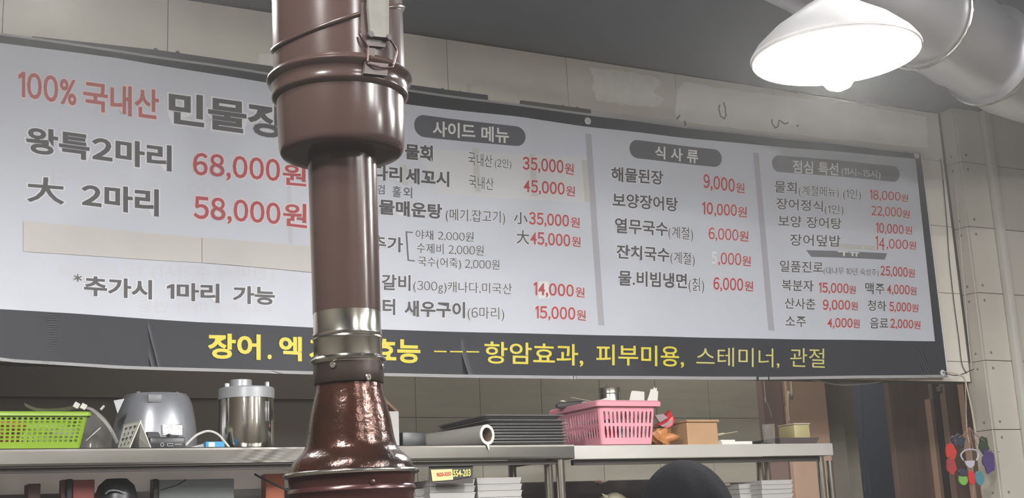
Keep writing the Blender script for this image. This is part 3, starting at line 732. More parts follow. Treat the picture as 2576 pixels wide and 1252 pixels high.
# dented front edge as a fine sheet
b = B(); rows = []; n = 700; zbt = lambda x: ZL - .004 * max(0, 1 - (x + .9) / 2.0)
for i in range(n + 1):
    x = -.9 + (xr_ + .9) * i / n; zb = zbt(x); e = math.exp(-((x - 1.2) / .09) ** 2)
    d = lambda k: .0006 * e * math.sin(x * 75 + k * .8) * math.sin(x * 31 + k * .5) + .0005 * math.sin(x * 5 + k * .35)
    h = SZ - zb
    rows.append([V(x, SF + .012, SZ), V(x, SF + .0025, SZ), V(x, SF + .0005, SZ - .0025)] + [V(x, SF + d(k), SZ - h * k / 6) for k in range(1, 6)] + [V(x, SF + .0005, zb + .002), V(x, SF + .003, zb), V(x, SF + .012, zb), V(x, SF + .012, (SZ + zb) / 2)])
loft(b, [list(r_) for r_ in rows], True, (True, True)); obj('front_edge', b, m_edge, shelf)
b = B(); box2(b, (xr_ - .0015, SF + .013, ZL), (xr_, SB, SZ)); obj('end_edge', b, m_steel, shelf)
b = B(); box2(b, (-.9, SF + .03, ZL - .016), (xr_ - .04, SF + .05, ZL - .002)); obj('stiffener', b, m_cab, shelf)
LZ = 1.30
b = B(); box2(b, (-.9, SF + .02, LZ - .03), (xr_ - .02, SB, LZ)); obj('lower_shelf', b, m_steel, shelf)
for px, dy in ((1380, .09), (1410, .0), (1300, .4)):
    q = P(px, 1200, SF + .03 + dy); q.x = min(q.x, xr_ - .02); b = B(); lathe(b, [(V(q.x, q.y, 0), .016), (V(q.x, q.y, ZL + .01), .016)], 20); obj('post', b, m_chrome, shelf, True)
for x in (-.85,):
    for y in (SF + .04, SB - .04):
        b = B(); lathe(b, [(V(x, y, 0), .018), (V(x, y, ZL + .01), .018)], 20); obj('post', b, m_chrome, shelf, True)
SF2 = 3.97; SZ2 = P(1760, 1117.5, SF2).z; ZL2 = P(1760, 1149, SF2).z
shelf2 = thing('steel_shelf', V(3.0, SF2, 0), 'shorter stainless steel shelf on the right holding the pink basket and cardboard box', 'shelf')
xa, xb = xr_ + .004, P(2095, 1130, SF2).x
b = B(); box2(b, (xa, SF2 + .002, SZ2 - .0015), (xb, SB, SZ2)); obj('shelf_top', b, m_steel, shelf2)
b = B(); box2(b, (xa, SF2, ZL2), (xb, SF2 + .0015, SZ2)); obj('front_edge', b, mat('lamplit_steel_edge', rgb(196, 194, 188), .42, metal=.45, noise=.12, nscale=5), shelf2)  # paler than the left edge: lamp light put into the steel colour
b = B(); box2(b, (xa, SF2 + .003, ZL2), (xa + .0015, SB, SZ2 - .003)); box2(b, (xb - .0015, SF2 + .003, ZL2), (xb, SB, SZ2 - .003)); obj('end_edge', b, m_steel, shelf2)
b = B(); box2(b, (xa + .05, SF2 + .03, ZL2 - .02), (xb - .05, SF2 + .05, ZL2 - .001)); obj('stiffener', b, m_cab, shelf2)
for px, dy in ((1912, .3), (1930, .32), (2066, .05), (2088, .3)):
    q = P(px, 1190, SF2 + dy); b = B(); lathe(b, [(V(q.x, q.y, 0), .015), (V(q.x, q.y, ZL2 - .003), .015)], 20); obj('post', b, m_chrome, shelf2, True)
b = B(); box2(b, (xa + .06, SF2 + .02, LZ - .03), (xb - .03, SB, LZ)); obj('lower_shelf', b, m_steel, shelf2)

# ------------------------------------------------------------------ things on the shelves
def boxthing(name, p, s, m, label, cat, rot=0, bevel=.002, group=None):
    b = B(); box(b, V(p[0], p[1], p[2] + s[2] / 2), s, Matrix.Rotation(rot, 3, 'Z'), bevel)
    o = obj(name, b, m, None, True, loc=V(*p)); return tag(o, label, cat, group)
# perforated basket faces
def perf(bm, q, cols, rows, fx, fy, rnd, th, seg=12):
    """q: corners bl, br, tr, tl; fx, fy hole fraction of a cell; rnd 0 square, 1 round ended; th thickness vector"""
    bl, br, tr, tl = q
    def S(u, v): return bl.lerp(br, u).lerp(tl.lerp(tr, u), v)
    for i in range(cols):
        for j in range(rows):
            o_, n_ = [], []
            for k in range(seg):
                a = 2 * math.pi * (k + .5) / seg; cx, cy = math.cos(a), math.sin(a)
                mx = max(abs(cx), abs(cy)); sx, sy = cx / mx, cy / mx
                o_.append(((i + .5 + sx / 2) / cols, (j + .5 + sy / 2) / rows))
                e = 2 if rnd else 8
                nn = (abs(cx) ** e + abs(cy) ** e) ** (1 / e); hx, hy = cx / nn, cy / nn
                if rnd:
                    hy = math.copysign(min(1, abs(hy) * 1.0), hy); W_ = fx; H_ = fy
                    hx_ = math.copysign(min(1, abs(sx)), sx) * (1 if abs(sy) < .85 else .62); hy_ = sy
                    hx, hy = hx_, hy_
                n_.append(((i + .5 + hx * fx / 2) / cols, (j + .5 + hy * fy / 2) / rows))
            vo = [bm.verts.new(S(*p)) for p in o_]; vi = [bm.verts.new(S(*p)) for p in n_]
            vb = [bm.verts.new(S(*p) + th) for p in n_]
            for k in range(seg):
                l = (k + 1) % seg
                bm.faces.new((vo[k], vo[l], vi[l], vi[k])); bm.faces.new((vi[k], vi[l], vb[l], vb[k]))
def basket(name, base, W, D, H, taper, m, label, cols, rows, dcols, fx, fy, rnd, rimh, rimw, padb, padt):
    L = thing(name, base, label, 'basket')
    x0, y0, z0_ = base
    def rect(z, e): return [V(x0 - e, y0 - e, z), V(x0 + W + e, y0 - e, z), V(x0 + W + e, y0 + D + e, z), V(x0 - e, y0 + D + e, z)]
    def er(z): return taper * (z - z0_) / H
    b = B(); 
    def rr(z, e, c=.015, n=4):
        r_ = []; e = e
        cs = [(x0 - e + c, y0 - e + c, math.pi), (x0 + W + e - c, y0 - e + c, 1.5 * math.pi), (x0 + W + e - c, y0 + D + e - c, 0), (x0 - e + c, y0 + D + e - c, .5 * math.pi)]
        for cx, cy, a0 in cs:
            for k in range(n + 1):
                a = a0 + math.pi / 2 * k / n; r_.append(V(cx + math.cos(a) * c, cy + math.sin(a) * c, z))
        return r_
    zb, zt = z0_ + padb, z0_ + H - padt
    loft(b, [rr(z0_, er(z0_) - .006), rr(z0_ + .004, er(z0_)), rr(zb, er(zb))], True, (True, False)); 
    loft(b, [rr(zt, er(zt)), rr(z0_ + H - rimh * .5, er(z0_ + H - rimh * .5))])
    c = .012
    for (a, bb, nc, nrm) in ((0, 1, cols, V(0, .002, 0)), (1, 2, dcols, V(-.002, 0, 0)), (2, 3, cols, V(0, -.002, 0)), (3, 0, dcols, V(.002, 0, 0))):
        lo, hi = rect(zb, er(zb)), rect(zt, er(zt))
        def ins(p, q, s): return p + (q - p).normalized() * s
        q = [ins(lo[a], lo[bb], c), ins(lo[bb], lo[a], c), ins(hi[bb], hi[a], c), ins(hi[a], hi[bb], c)]
        perf(b, q, nc, rows, fx, fy, rnd, nrm)
    # rounded corner posts
    for k in range(4):
        ring_lo, ring_hi = rr(zb, er(zb)), rr(zt, er(zt))
        loft(b, [ring_lo[k * 5:k * 5 + 5], ring_hi[k * 5:k * 5 + 5]], False)
    obj('basket_body', b, m, L, True)
    b = B(); zt2 = z0_ + H; e = taper
    loft(b, [rr(zt2 - rimh, e + rimw * .9), rr(zt2 - rimh * .3, e + rimw), rr(zt2, e + rimw * .6), rr(zt2 + .001, e + .002), rr(zt2 - .002, e - .002), rr(zt2 - rimh * .5, e - .001), rr(zt2 - rimh * .5, e + rimw * .5), rr(zt2 - rimh, e + rimw * .9)])
    obj('basket_rim', b, m, L, True)
    return L
# green basket on the left
gx1 = P(203, 1100, 3.95).x
gt = P(222, 1034, 3.95)
basket('plastic_basket', V(gx1 - .42, 3.95, SZ), .42, .26, gt.z - SZ - .004, .02, m_green, 'lime green perforated plastic basket at the left end of the steel shelf', 28, 7, 16, .6, .6, 0, .012, .006, .02, .014)
# wrappers in the green basket
def blob(bm, c, s, seed, n=3, amp=.25):
    rnd = random.Random(seed)
    r = bmesh.ops.create_icosphere(bm, subdivisions=n, radius=1)
    ph = [(rnd.uniform(2, 5), rnd.uniform(0, 6), Vector((rnd.uniform(-1, 1), rnd.uniform(-1, 1), rnd.uniform(-1, 1))).normalized()) for _ in range(7)]
    for v in r['verts']:
        k = 1 + amp * sum(math.sin(f_ * 2 * v.co.dot(d) + p_) for f_, p_, d in ph) / 3
        v.co = Vector((v.co.x * s[0] * k, v.co.y * s[1] * k, v.co.z * s[2] * k)) + Vector(c)
q = P(20, 1085, 4.03); b = B(); blob(b, V(q.x - .04, 4.06, SZ + .055), (.085, .07, .04), 3); o = obj('snack_packet', b, m_orange, None, True, loc=V(q.x - .04, 4.06, SZ + .01)); tag(o, 'orange packet lying inside the lime green basket', 'packet')
b = B(); blob(b, V(q.x + .16, 4.1, SZ + .06), (.05, .04, .018), 9, 3, .15); o = obj('plastic_bag', b, mat('translucent_bag', (.75, .76, .7, 1), .2, alpha=.45), None, True, loc=V(q.x + .16, 4.1, SZ + .01)); tag(o, 'crumpled clear bag inside the lime green basket', 'bag')
b = B(); pts = [P(60, 1012, 4.05), P(95, 1026, 4.05), P(150, 1026, 4.05), P(198, 1018, 4.05), P(206, 1030, 4.05)]
loft(b, [[p, p + V(.01, .05, -.006)] for p in smooth_pts(pts, 5)], False); bmesh.ops.solidify(b, geom=b.faces[:], thickness=.002)
for s in ((192, 1019), (210, 1022)):
    c = P(s[0], s[1], 4.03); box(b, c, (.016, .01, .016), Matrix.Rotation(.5, 3, 'Y'))
o = obj('wrapper', b, m_clearrim, None, True, loc=P(150, 1030, 4.05)); tag(o, 'strip of clear wrapping sticking out over the green basket rim', 'wrapper')
# clear domed lid leaning behind the green basket
dome = thing('clear_lid', P(240, 1125, 4.1), 'clear plastic domed lid leaning between the green basket and the tent card', 'lid')
dc = P(228, 1112, 4.33); dc.z = SZ + .002
b = B(); rings_ = []
for i in range(9):
    a = math.pi / 2 * i / 8; rings_.append([dc + V(math.sin(u) * math.cos(a) * .085, 0, 0) + V(0, -math.cos(u) * .09 * math.cos(a), math.sin(a) * .15) for u in [math.pi * (-.5 + k / 16) + .4 for k in range(17)]])
loft(b, rings_, False); obj('dome', b, m_clear, dome, 'all')
b = B(); arc = [P(x, y, 4.06) for x, y in ((198, 1024), (228, 1032), (252, 1052), (275, 1082), (292, 1116))]
loft(b, [[p, p + V(.012, .02, .008)] for p in smooth_pts(arc, 6)], False); bmesh.ops.solidify(b, geom=b.faces[:], thickness=.002); obj('lid_rim', b, m_clearrim, dome, True)
b = B(); tube(b, [P(216, 1108, 4.05), P(253, 1075, 4.05)], .0018, 6); tube(b, [P(253, 1030, 4.05), P(262, 1020, 4.05)], .004, 6); obj('lid_fold', b, m_clearrim, dome, True)

# tent card
tc = thing('tent_card', P(340, 1128, 3.93), 'white folded tent card with lettering standing on the shelf beside the black box', 'sign')
ap, fl, fr = P(354, 1057, 3.925), P(325, 1129, 3.925), P(381, 1129, 3.925)
ap2, fl2, fr2 = P(312, 1070, 4.035), P(294, 1125, 4.035), P(345, 1125, 4.035)
for q_ in (fl, fr, fl2, fr2): q_.z = SZ + .001
ap2.z = ap.z - .002
b = B(); slab(b, [ap, fl, fl2, ap2], (.003, .001, .0)); obj('card_panel', b, m_wpaper, tc)
b = B(); slab(b, [ap, fr, fr2, ap2], (-.003, .001, 0)); obj('card_panel', b, m_wpaper, tc)
b = B()
for r_ in range(3):
    for k in range(4):
        s0 = .16 + r_ * .27; v0 = .15 + .2 * k
        A = ap.lerp(ap2, s0).lerp(fl.lerp(fl2, s0), v0); Bv = ap.lerp(ap2, s0 + .15).lerp(fl.lerp(fl2, s0 + .15), v0)
        C2 = ap.lerp(ap2, s0 + .15).lerp(fl.lerp(fl2, s0 + .15), v0 + .1); D2 = ap.lerp(ap2, s0).lerp(fl.lerp(fl2, s0), v0 + .1)
        if k % 2 == 0: slab(b, [A, Bv, Bv.lerp(C2, .35), A.lerp(D2, .35)], (-.0008, -.0004, 0)); 
        slab(b, [A.lerp(Bv, .4), A.lerp(Bv, .65), D2.lerp(C2, .65), D2.lerp(C2, .4)], (-.0008, -.0004, 0))
obj('card_lettering', b, m_cab, tc)

# silver appliance body
ac = P(390, 1100, 4.19); ac.z = SZ
app = thing('silver_appliance', ac, 'rounded silver kitchen appliance with latch notch behind the tent card and black box', 'appliance')
def ar(hw): return hw * depth(ac) / F
zt_ = P(390, 994, 4.19).z
hh = zt_ - SZ
def sq(c, r, n=48, e=2.25):
    out = []
    for k in range(n):
        a = 2 * math.pi * k / n; x, y = math.cos(a), math.sin(a); m_ = (abs(x) ** e + abs(y) ** e) ** (1 / e); out.append(c + V(x / m_ * r, y / m_ * r * .95, 0))
    return out
b = B(); loft(b, [sq(ac + V(0, 0, hh * k), ar(h)) for k, h in ((0, 98), (.03, 103), (.2, 104), (.45, 101), (.65, 96), (.8, 91), (.9, 86), (.96, 81), (1, 76), (1.005, 60))], True, (True, True)); obj('appliance_body', b, m_silver, app, True)
f0 = P(390, 1001, 4.19 - ar(86)); b = B(); box(b, V(f0.x, f0.y + .004, f0.z), (.043, .012, .026), None, .003); obj('latch_button', b, m_gray, app, True)
s0 = P(433, 1081, 4.19 - ar(100)); b = B(); box(b, V(s0.x, s0.y - .002, s0.z), (.062, .004, .034), None, .001); obj('foil_sticker', b, mat('foil', rgb(190, 190, 190), .15, metal=1, bump=1, bscale=260), app, label='sparkling foil sticker')
b = B()
for px in (352, 450):
    c = P(px, 992, 4.16); box(b, V(c.x, c.y + .03, zt_ + .004), (.012, .02, .014), None, .002)
obj('hinge_tab', b, m_gray, app)
q1, q2, q3 = P(286, 1007, 4.02), P(313, 1002, 4.02), P(296, 1040, 4.02)
b = B(); slab(b, [q1, q2, q3], (0, .006, 0)); obj('side_flap', b, m_lid, app)

# stainless canister
cc = P(620, 1120, 4.06); cc.z = SZ
def cr(hw): return hw * depth(cc) / F
can = thing('steel_canister', cc, 'polished stainless canister with satin plastic lid on the left shelf beside the smoke pipe', 'canister')
zl0, zl1, zl2 = P(620, 1003, 4.06).z, P(620, 977, 4.06).z, P(620, 956, 4.06).z
b = B(); lathe(b, [(cc, cr(60)), (cc + V(0, 0, .003), cr(66)), (cc + V(0, 0, .02), cr(69.5)), (V(cc.x, cc.y, (SZ + zl0) / 2), cr(70)), (V(cc.x, cc.y, zl0 - .003), cr(68.5)), (V(cc.x, cc.y, zl0), cr(66))], 64); obj('canister_body', b, mat('polished_steel', rgb(205, 202, 194), .1, metal=1, bump=.5, bscale=10, stretch=(3, 3, .25)), can, True)
b = B(); lathe(b, [(V(cc.x, cc.y, zl0 - .002), cr(70)), (V(cc.x, cc.y, zl1 - .004), cr(70.5)), (V(cc.x, cc.y, zl1), cr(68)), (V(cc.x, cc.y, zl1 + .001), cr(30))], 64); obj('lid', b, m_lid, can, True)
b = B(); kc = P(606, 976, 4.06); lathe(b, [(V(kc.x, cc.y, zl1), cr(28)), (V(kc.x, cc.y, zl2 - .002), cr(27.5)), (V(kc.x, cc.y, zl2), cr(26))], 40); obj('lid_cap', b, m_lid, can, True)
for px, w_, zz, nm in ((570, .014, P(570, 960, 4.0).z, 'lid_tab'), (671, .012, P(671, 956, 4.0).z, 'lid_post')):
    c = P(px, 975, 4.04); b = B(); box2(b, (c.x - w_ / 2, 4.03, zl1 - .008), (c.x + w_ / 2, 4.045, zz), .002); obj(nm, b, m_lid, can, True)
for px in (593, 650, 657):
    c = P(px, 1030, 4.06); dx = c.x - cc.x; yy = cc.y - math.sqrt(cr(70) ** 2 - dx * dx) - .0015
    b = B(); tube(b, [V(c.x, yy, P(px, 1010, 4).z), V(c.x, yy, P(px, 1060, 4).z)], .0022, 8); obj('slot_reflection', b, m_lid, can, 'all')  # pale rods stand in for reflections outlining the slots

# black media box with ports
q0, q1 = P(376, 1124, 3.96), P(465, 1124, 3.96)
mb = thing('black_box', V(q0.x, 3.96, SZ), 'small black electronic box with round and flat ports on the shelf edge', 'electronics')
zb1 = P(420, 1098, 3.96).z
b = B(); box2(b, (q0.x, 3.955, SZ), (q1.x, 4.03, zb1), .006); obj('box_body', b, m_bplastic, mb, True)
z2 = P(400, 1086, 3.99).z; a0 = P(372, 1086, 3.99).x; a1 = P(398, 1086, 3.99).x
b = B(); slab(b, [V(a0, 3.99, zb1 - .002), V(a1 + .012, 3.99, zb1 - .002), V(a1, 3.99, z2), V(a0, 3.99, z2 + .001)], (0, .04, 0)); 
slab(b, [V(P(425, 1091, 3.98).x, 3.98, P(425, 1090, 3.98).z), V(P(455, 1100, 3.98).x, 3.98, P(455, 1101, 3.98).z), V(P(430, 1100, 3.98).x, 3.98, zb1 - .002)], (0, .04, 0)); obj('box_lid', b, m_bplastic, mb, True)
c = P(408, 1118, 3.953); b = B(); tube(b, [c + V(math.cos(k * math.pi / 6) * .0045, 0, math.sin(k * math.pi / 6) * .0055) for k in range(12)], .0012, 6, True); obj('round_port', b, m_lid, mb, 'all')
c = P(428, 1118, 3.953); b = B()
for dx, dz, sx, sz in ((0, .0035, .016, .0015), (0, -.0035, .016, .0015), (-.008, 0, .0015, .008), (.008, 0, .0015, .008)): box(b, c + V(dx, 0, dz), (sx, .002, sz))
obj('flat_port', b, m_lid, mb)
c = P(448, 1117, 3.953); b = B()
for k in range(5): box(b, c + V((k - 2) * .0045, 0, 0), (.0026, .002, .004))
obj('pin_port', b, m_lid, mb)
cable([V(P(466, 1110, 3.99).x, 3.99, SZ + .012), P(480, 1106, 3.99), P(498, 1092, 3.99), P(524, 1084, 3.99), P(548, 1092, 3.99), P(566, 1112, 3.99), V(P(576, 1118, 3.99).x, 3.99, SZ + .006)], .004, m_wcord, 'white cable looping from the black box to the steel canister')
cb = thing('blue_carton', V(P(518, 1124, 3.95).x, 3.95, SZ), 'small bright blue carton with a white label between black box and canister', 'carton')
a0, a1 = P(518, 1120, 3.95), P(565, 1120, 3.95)
b = B(); box2(b, (a0.x, 3.95, SZ), (a1.x, 3.98, P(540, 1110, 3.95).z), .001); obj('carton_body', b, m_blue, cb)
b = B(); box2(b, (a0.x + .008, 3.9485, SZ + .004), (a0.x + .027, 3.9495, P(540, 1112, 3.95).z), 0); obj('carton_label', b, m_wpaper, cb, label='white label')
b = B(); a0, a1 = P(466, 1120, 3.97), P(520, 1120, 3.97); slab(b, [V(a0.x, 3.99, SZ + .001), V(a1.x, 3.96, SZ + .001), V(a1.x, 3.985, SZ + .018), V(a0.x + .03, 4.0, SZ + .008)], (0, .01, .001)); o = obj('paper_sheet', b, m_wpaper, None, loc=V(a0.x, 3.99, SZ)); tag(o, 'creased white paper lying between the black box and the blue carton', 'paper')

# carton corner behind the bell
q0 = P(950, 1040, 4.15); q1 = P(1003, 1040, 4.15); zt3 = P(1003, 1034, 4.15).z; za = P(968, 998, 4.15).z
hb = thing('folded_carton', V(q0.x, 4.15, SZ), 'pale carton with open slanted flap standing behind the copper bell', 'carton')
b = B(); box2(b, (q0.x - .05, 4.15, SZ), (q1.x, 4.3, zt3), .001); obj('carton_body', b, m_foam, hb)
b = B(); slab(b, [V(q1.x, 4.15, zt3), V(P(966, 1000, 4.15).x, 4.15, za), V(P(960, 1004, 4.15).x, 4.15, za - .006), V(q1.x - .012, 4.15, zt3)], (0, .14, 0)); obj('carton_flap', b, m_carddark, hb)
boxthing('dark_box', (P(1030, 1110, 4.2).x, 4.2, SZ), (.085, .08, P(1030, 1089, 4.2).z - SZ), m_bplastic, 'low black box between the pale carton and the grey paper roll', 'box')

# paper roll
ra = P(1225, 1086, 3.925); rr_ = 25.5 * depth(ra) / F
ra.z = SZ + rr_ + .001; rb = P(1068, 1100, 4.22); rb.z = SZ + rr_ * .9 + .001
rd = (ra - rb).normalized()
roll = thing('paper_roll', V(ra.x, ra.y, SZ), 'grey rolled sheet with a white open end lying in front of the metal trays', 'roll')
b = B(); lathe(b, [(ra, rr_ * .78), (ra, rr_), (ra - rd * .01, rr_), (rb, rr_ * .9), (rb, rr_ * .7)], 40, rd, (False, False)); obj('rolled_sheet', b, m_roll, roll, True)
b = B(); lathe(b, [(ra - rd * .004, rr_ * .7), (ra + rd * .0015, rr_ * .7), (ra + rd * .0015, rr_ * 1.0), (ra - rd * .004, rr_ * 1.0)], 40, rd, (False, False)); obj('roll_end', b, m_rollend, roll, True)
b = B(); lathe(b, [(ra, rr_ * .7), (ra - rd * .2, rr_ * .68)], 32, rd, (False, True)); obj('roll_core', b, m_core, roll, True)
b = B(); e = P(1222, 1113, 3.895); e2 = P(1231, 1134, 3.893); e3 = P(1226, 1113, 3.895); slab(b, [e, P(1230, 1114, 3.894), e2], (0, .001, 0)); obj('loose_corner', b, m_rollend, roll)

# metal trays
def make_tray(x0, x1, y0, y1, z, h=.016, fl=.02):
    L = thing('metal_tray', V(x0, y0, z), '', 'tray', 'metal trays stacked behind the paper roll')
    def rc(e, zz, c=.012):
        out = []
        for cx, cy, a0 in ((x0 - e + c, y0 - e + c, math.pi), (x1 + e - c, y0 - e + c, 1.5 * math.pi), (x1 + e - c, y1 + e - c, 0), (x0 - e + c, y1 + e - c, .5 * math.pi)):
            for k in range(4):
                a = a0 + math.pi / 2 * k / 3; out.append(V(cx + math.cos(a) * c, cy + math.sin(a) * c, zz))
        return out
    b = B(); loft(b, [rc(-.002, z), rc(fl * .7, z + h - .002)], True, (True, False)); loft(b, [rc(-.004, z + .0015), rc(fl * .7 - .002, z + h - .0005)], True, (True, False)); obj('tray_pan', b, m_tray, L, True)
    b = B(); loft(b, [rc(fl * .7 - .001, z + h - .004), rc(fl, z + h - .0035), rc(fl + .001, z + h - .0008), rc(fl * .9, z + h), rc(fl * .7 - .003, z + h - .001)]); obj('tray_rim', b, m_tray, L, True)
    return L
tx0 = P(1236, 1080, 4.0).x; tx1 = P(1411, 1080, 4.0).x
nt = 9; ztop = P(1300, 1042, 3.97).z; pitch = (ztop - .016 - SZ - .001) / (nt - 1 + .9)
names = ['bottom metal tray of the stack behind the paper roll'] + ['%s metal tray from the bottom of the stack behind the paper roll' % s for s in ('second', 'third', 'fourth', 'fifth', 'sixth', 'seventh')] + ['metal tray just beneath the topmost one in the stack', 'topmost metal tray of the stack, sitting slightly askew']
t0 = make_tray(tx0, tx1, 4.0, 4.385, SZ + .001)
for k in range(nt):
    tr = t0 if k == 0 else dup(t0, V(tx0 + random.uniform(-.003, .004) * (k < 7), 4.0 + random.uniform(-.002, .003), SZ + .001 + pitch * k + (.004 if k > 6 else 0) + (.006 if k == 8 else 0)))
    tr['label'] = names[k]
    if k == 8: tr.location.x -= .012

# pink basket
pc0 = P(1514, 1100, 4.0); pc1 = P(1642, 1100, 4.0)
PB_H = P(1580, 1006, 3.99).z - SZ2 - .004
pb = basket('plastic_basket', V(pc0.x, 4.0, SZ2 + .002), pc1.x - pc0.x, .30, PB_H, .016, m_pink, 'pink slotted plastic basket full of clutter on the right-hand steel shelf', 12, 2, 16, .55, .8, 1, .022, .016, .022, .034)
ph = SZ2 + .002
def clutter(name, c, s, m, seed, label, cat, amp=.3, sub=3):
    b = B(); blob(b, c, s, seed, sub, amp); o = obj(name, b, m, None, True, loc=V(c[0], c[1], c[2] - s[2])); return tag(o, label, cat)
xc = (pc0.x + pc1.x) / 2
clutter('snack_packet', V(pc0.x + .05, 4.06, ph + .045), (.036, .035, .03), m_redwrap, 1, 'crimson packet seen through the lower slots of the pink basket', 'packet')
clutter('snack_packet', V(xc + .022, 4.055, ph + .042), (.026, .028, .028), mat('mint_wrap', rgb(150, 175, 165), .3), 2, 'mint green packet seen through the lower slots of the pink basket', 'packet')
clutter('snack_packet', V(pc1.x - .042, 4.07, ph + .05), (.028, .035, .035), mat('rose_wrap', rgb(200, 150, 150), .3), 5, 'pale rose packet at the right inside the pink basket', 'packet')
clutter('plastic_bag', V(xc, 4.17, ph + .066), (.06, .055, .042), mat('dark_bag', rgb(70, 50, 56), .4), 6, 'dark crumpled bag at the back inside the pink basket', 'bag')
zr = ph + PB_H
# tin on top
tcn = P(1534, 1000, 4.12); tz0, tz1 = P(1534, 1006, 4.12).z, P(1534, 976, 4.12).z; tr_ = 27 * depth(tcn) / F
tin = thing('tin_can', V(tcn.x, 4.12, tz0 - .05), 'ribbed silver tin can standing up out of the pink basket', 'tin')
b = B(); zz = tz0 - .05; pf = []
for z, r in ((zz, 1), (tz0 + .003, 1), (tz0 + .012, .99), ((tz0 + tz1) / 2 - .002, 1), ((tz0 + tz1) / 2, .95), ((tz0 + tz1) / 2 + .002, 1.0), (tz1 - .003, 1), (tz1, 1.02), (tz1 + .001, .97), (tz1 - .002, .94)): pf.append((V(tcn.x, 4.12, z), tr_ * r))
lathe(b, pf, 40); obj('tin_body', b, mat('tinplate', rgb(200, 198, 190), .22, metal=1, bump=.3, bscale=30), tin, True)
b = B(); tube(b, [V(tcn.x + .003, 4.14, tz1 - .001), V(tcn.x + .003, 4.14, tz1 + .018)], .0012, 6); obj('tin_wire', b, m_cord, tin)
def card(name, pts, D, m, label, cat, th=.002):
    b = B(); slab(b, [P(x, y, D) for x, y in pts], (.0, th, 0)); o = obj(name, b, m, None, loc=P(pts[0][0], pts[0][1], D)); return tag(o, label, cat)
card('paper_card', [(1580, 1024), (1588, 985), (1591, 982), (1621, 985), (1621, 1024)], 4.1, m_wpaper, 'blank white paper card standing in the pink basket beside the tin', 'paper')
card('torn_envelope', [(1623, 1024), (1636, 984), (1637, 978), (1643, 979), (1646, 972), (1649, 977), (1653, 974), (1652, 982), (1656, 984), (1653, 1024)], 4.08, m_wpaper, 'torn white envelope with a jagged top at the right of the pink basket', 'envelope')
card('paper_scrap', [(1500, 1008), (1530, 999), (1536, 998), (1539, 1010)], 4.03, m_wpaper, 'small white paper corner lying on the pink basket rim', 'paper')
br = thing('hand_brush', P(1430, 1015, 4.2), 'dark cylindrical brush lying across the back left rim of the pink basket', 'brush')
a, c = P(1400, 1021, 4.2), P(1466, 1014, 4.2); rr2 = 8 * depth(a) / F
b = B(); tube(b, [a, a.lerp(c, .1), a.lerp(c, .5), c], [rr2 * .6, rr2, rr2 * 1.05, rr2 * .9], 14); obj('brush_head', b, mat('brush_dark', rgb(66, 62, 66), .6), br, True)
b = B(); blob(b, P(1416, 1009, 4.19), (.011, .01, .004), 4, 2); blob(b, P(1470, 1012, 4.19), (.014, .01, .004), 8, 2); obj('brush_tag', b, m_wpaper, br, True)
b = B(); tube(b, [P(1437, 999, 4.2), P(1498, 1011, 4.1)], .0016, 6); o = obj('wooden_stick', b, m_cream, None, True, loc=P(1498, 1011, 4.1)); tag(o, 'thin pale stick lying across the top of the pink basket', 'stick')
# wrappers squeezed to the right of the basket
b = B(); pts = [P(1652, 1066, 4.05), P(1664, 1062, 4.05), P(1686, 1030, 4.05), P(1697, 1052, 4.05), P(1695, 1066, 4.05), P(1680, 1076, 4.05)]
slab(b, pts, (0, .02, 0)); bmesh.ops.subdivide_edges(b, edges=b.edges[:], cuts=2, use_grid_fill=True)
for v in b.verts: v.co += V(random.uniform(-1, 1), random.uniform(-1, 1) * 2, random.uniform(-1, 1)) * .002
sp = thing('snack_packet', P(1670, 1070, 4.05), 'shiny red and silver snack packet wedged right of the pink basket', 'packet'); obj('red_foil', b, m_redwrap, sp)
b = B(); slab(b, [P(1648, 1044, 4.04), P(1668, 1040, 4.04), P(1680, 1050, 4.04), P(1660, 1062, 4.04)], (0, .008, 0)); slab(b, [P(1662, 1070, 4.038), P(1690, 1056, 4.038), P(1692, 1060, 4.038), P(1668, 1073, 4.038)], (0, .004, 0)); obj('silver_foil', b, mat('foil_pale', rgb(205, 190, 190), .2, metal=.6), sp)
clutter('snack_packet', V(P(1658, 1090, 4.05).x + .02, 4.07, SZ2 + .036), (.048, .04, .034), m_orange, 12, 'orange crumpled packet between the pink basket and the cardboard box', 'packet', .35)
# cardboard box
q0, q1 = P(1729, 1090, 4.02), P(1806, 1090, 4.02); zc = P(1770, 1061, 4.02).z
cbx = thing('cardboard_box', V(q0.x, 4.02, SZ2), 'plain tan cardboard box right of the pink basket', 'box')
b = B(); box2(b, (q0.x, 4.02, SZ2), (q1.x, 4.27, zc), .002); obj('box_body', b, m_card, cbx)
b = B(); box2(b, (q0.x - .004, 4.012, zc), (q1.x + .004, 4.275, zc + .008), .001); obj('box_lid', b, m_card, cbx)
# papers, sticks, glass, dark tray
q0, q1 = P(1808, 1108, 4.02), P(1884, 1108, 4.02)
ps = thing('notepad', V(q0.x, 4.02, SZ2), 'stack of white paper pads beside the cardboard box', 'paper')
b = B(); box2(b, (q0.x, 4.0, SZ2), (q1.x, 4.15, SZ2 + .013), .001); obj('lower_pad', b, m_wpaper, ps)
b = B(); box2(b, (q0.x + .003, 4.01, SZ2 + .0135), (q0.x + .07, 4.14, SZ2 + .02), .001); obj('upper_pad', b, m_wpaper, ps)
b = B(); tube(b, [P(1800, 1094, 4.06), P(1855, 1085, 4.12)], .002, 6); tube(b, [P(1800, 1094, 4.05), P(1820, 1090, 4.06)], .004, 6); o = obj('wooden_stick', b, m_cream, None, loc=P(1800, 1094, 4.06)); tag(o, 'pair of thin pale sticks leaning above the white paper pads', 'stick')
gl = P(1936, 1110, 4.05); gl.z = SZ2; gr = 16 * depth(gl) / F; gh = P(1936, 1067, 4.05).z - SZ2
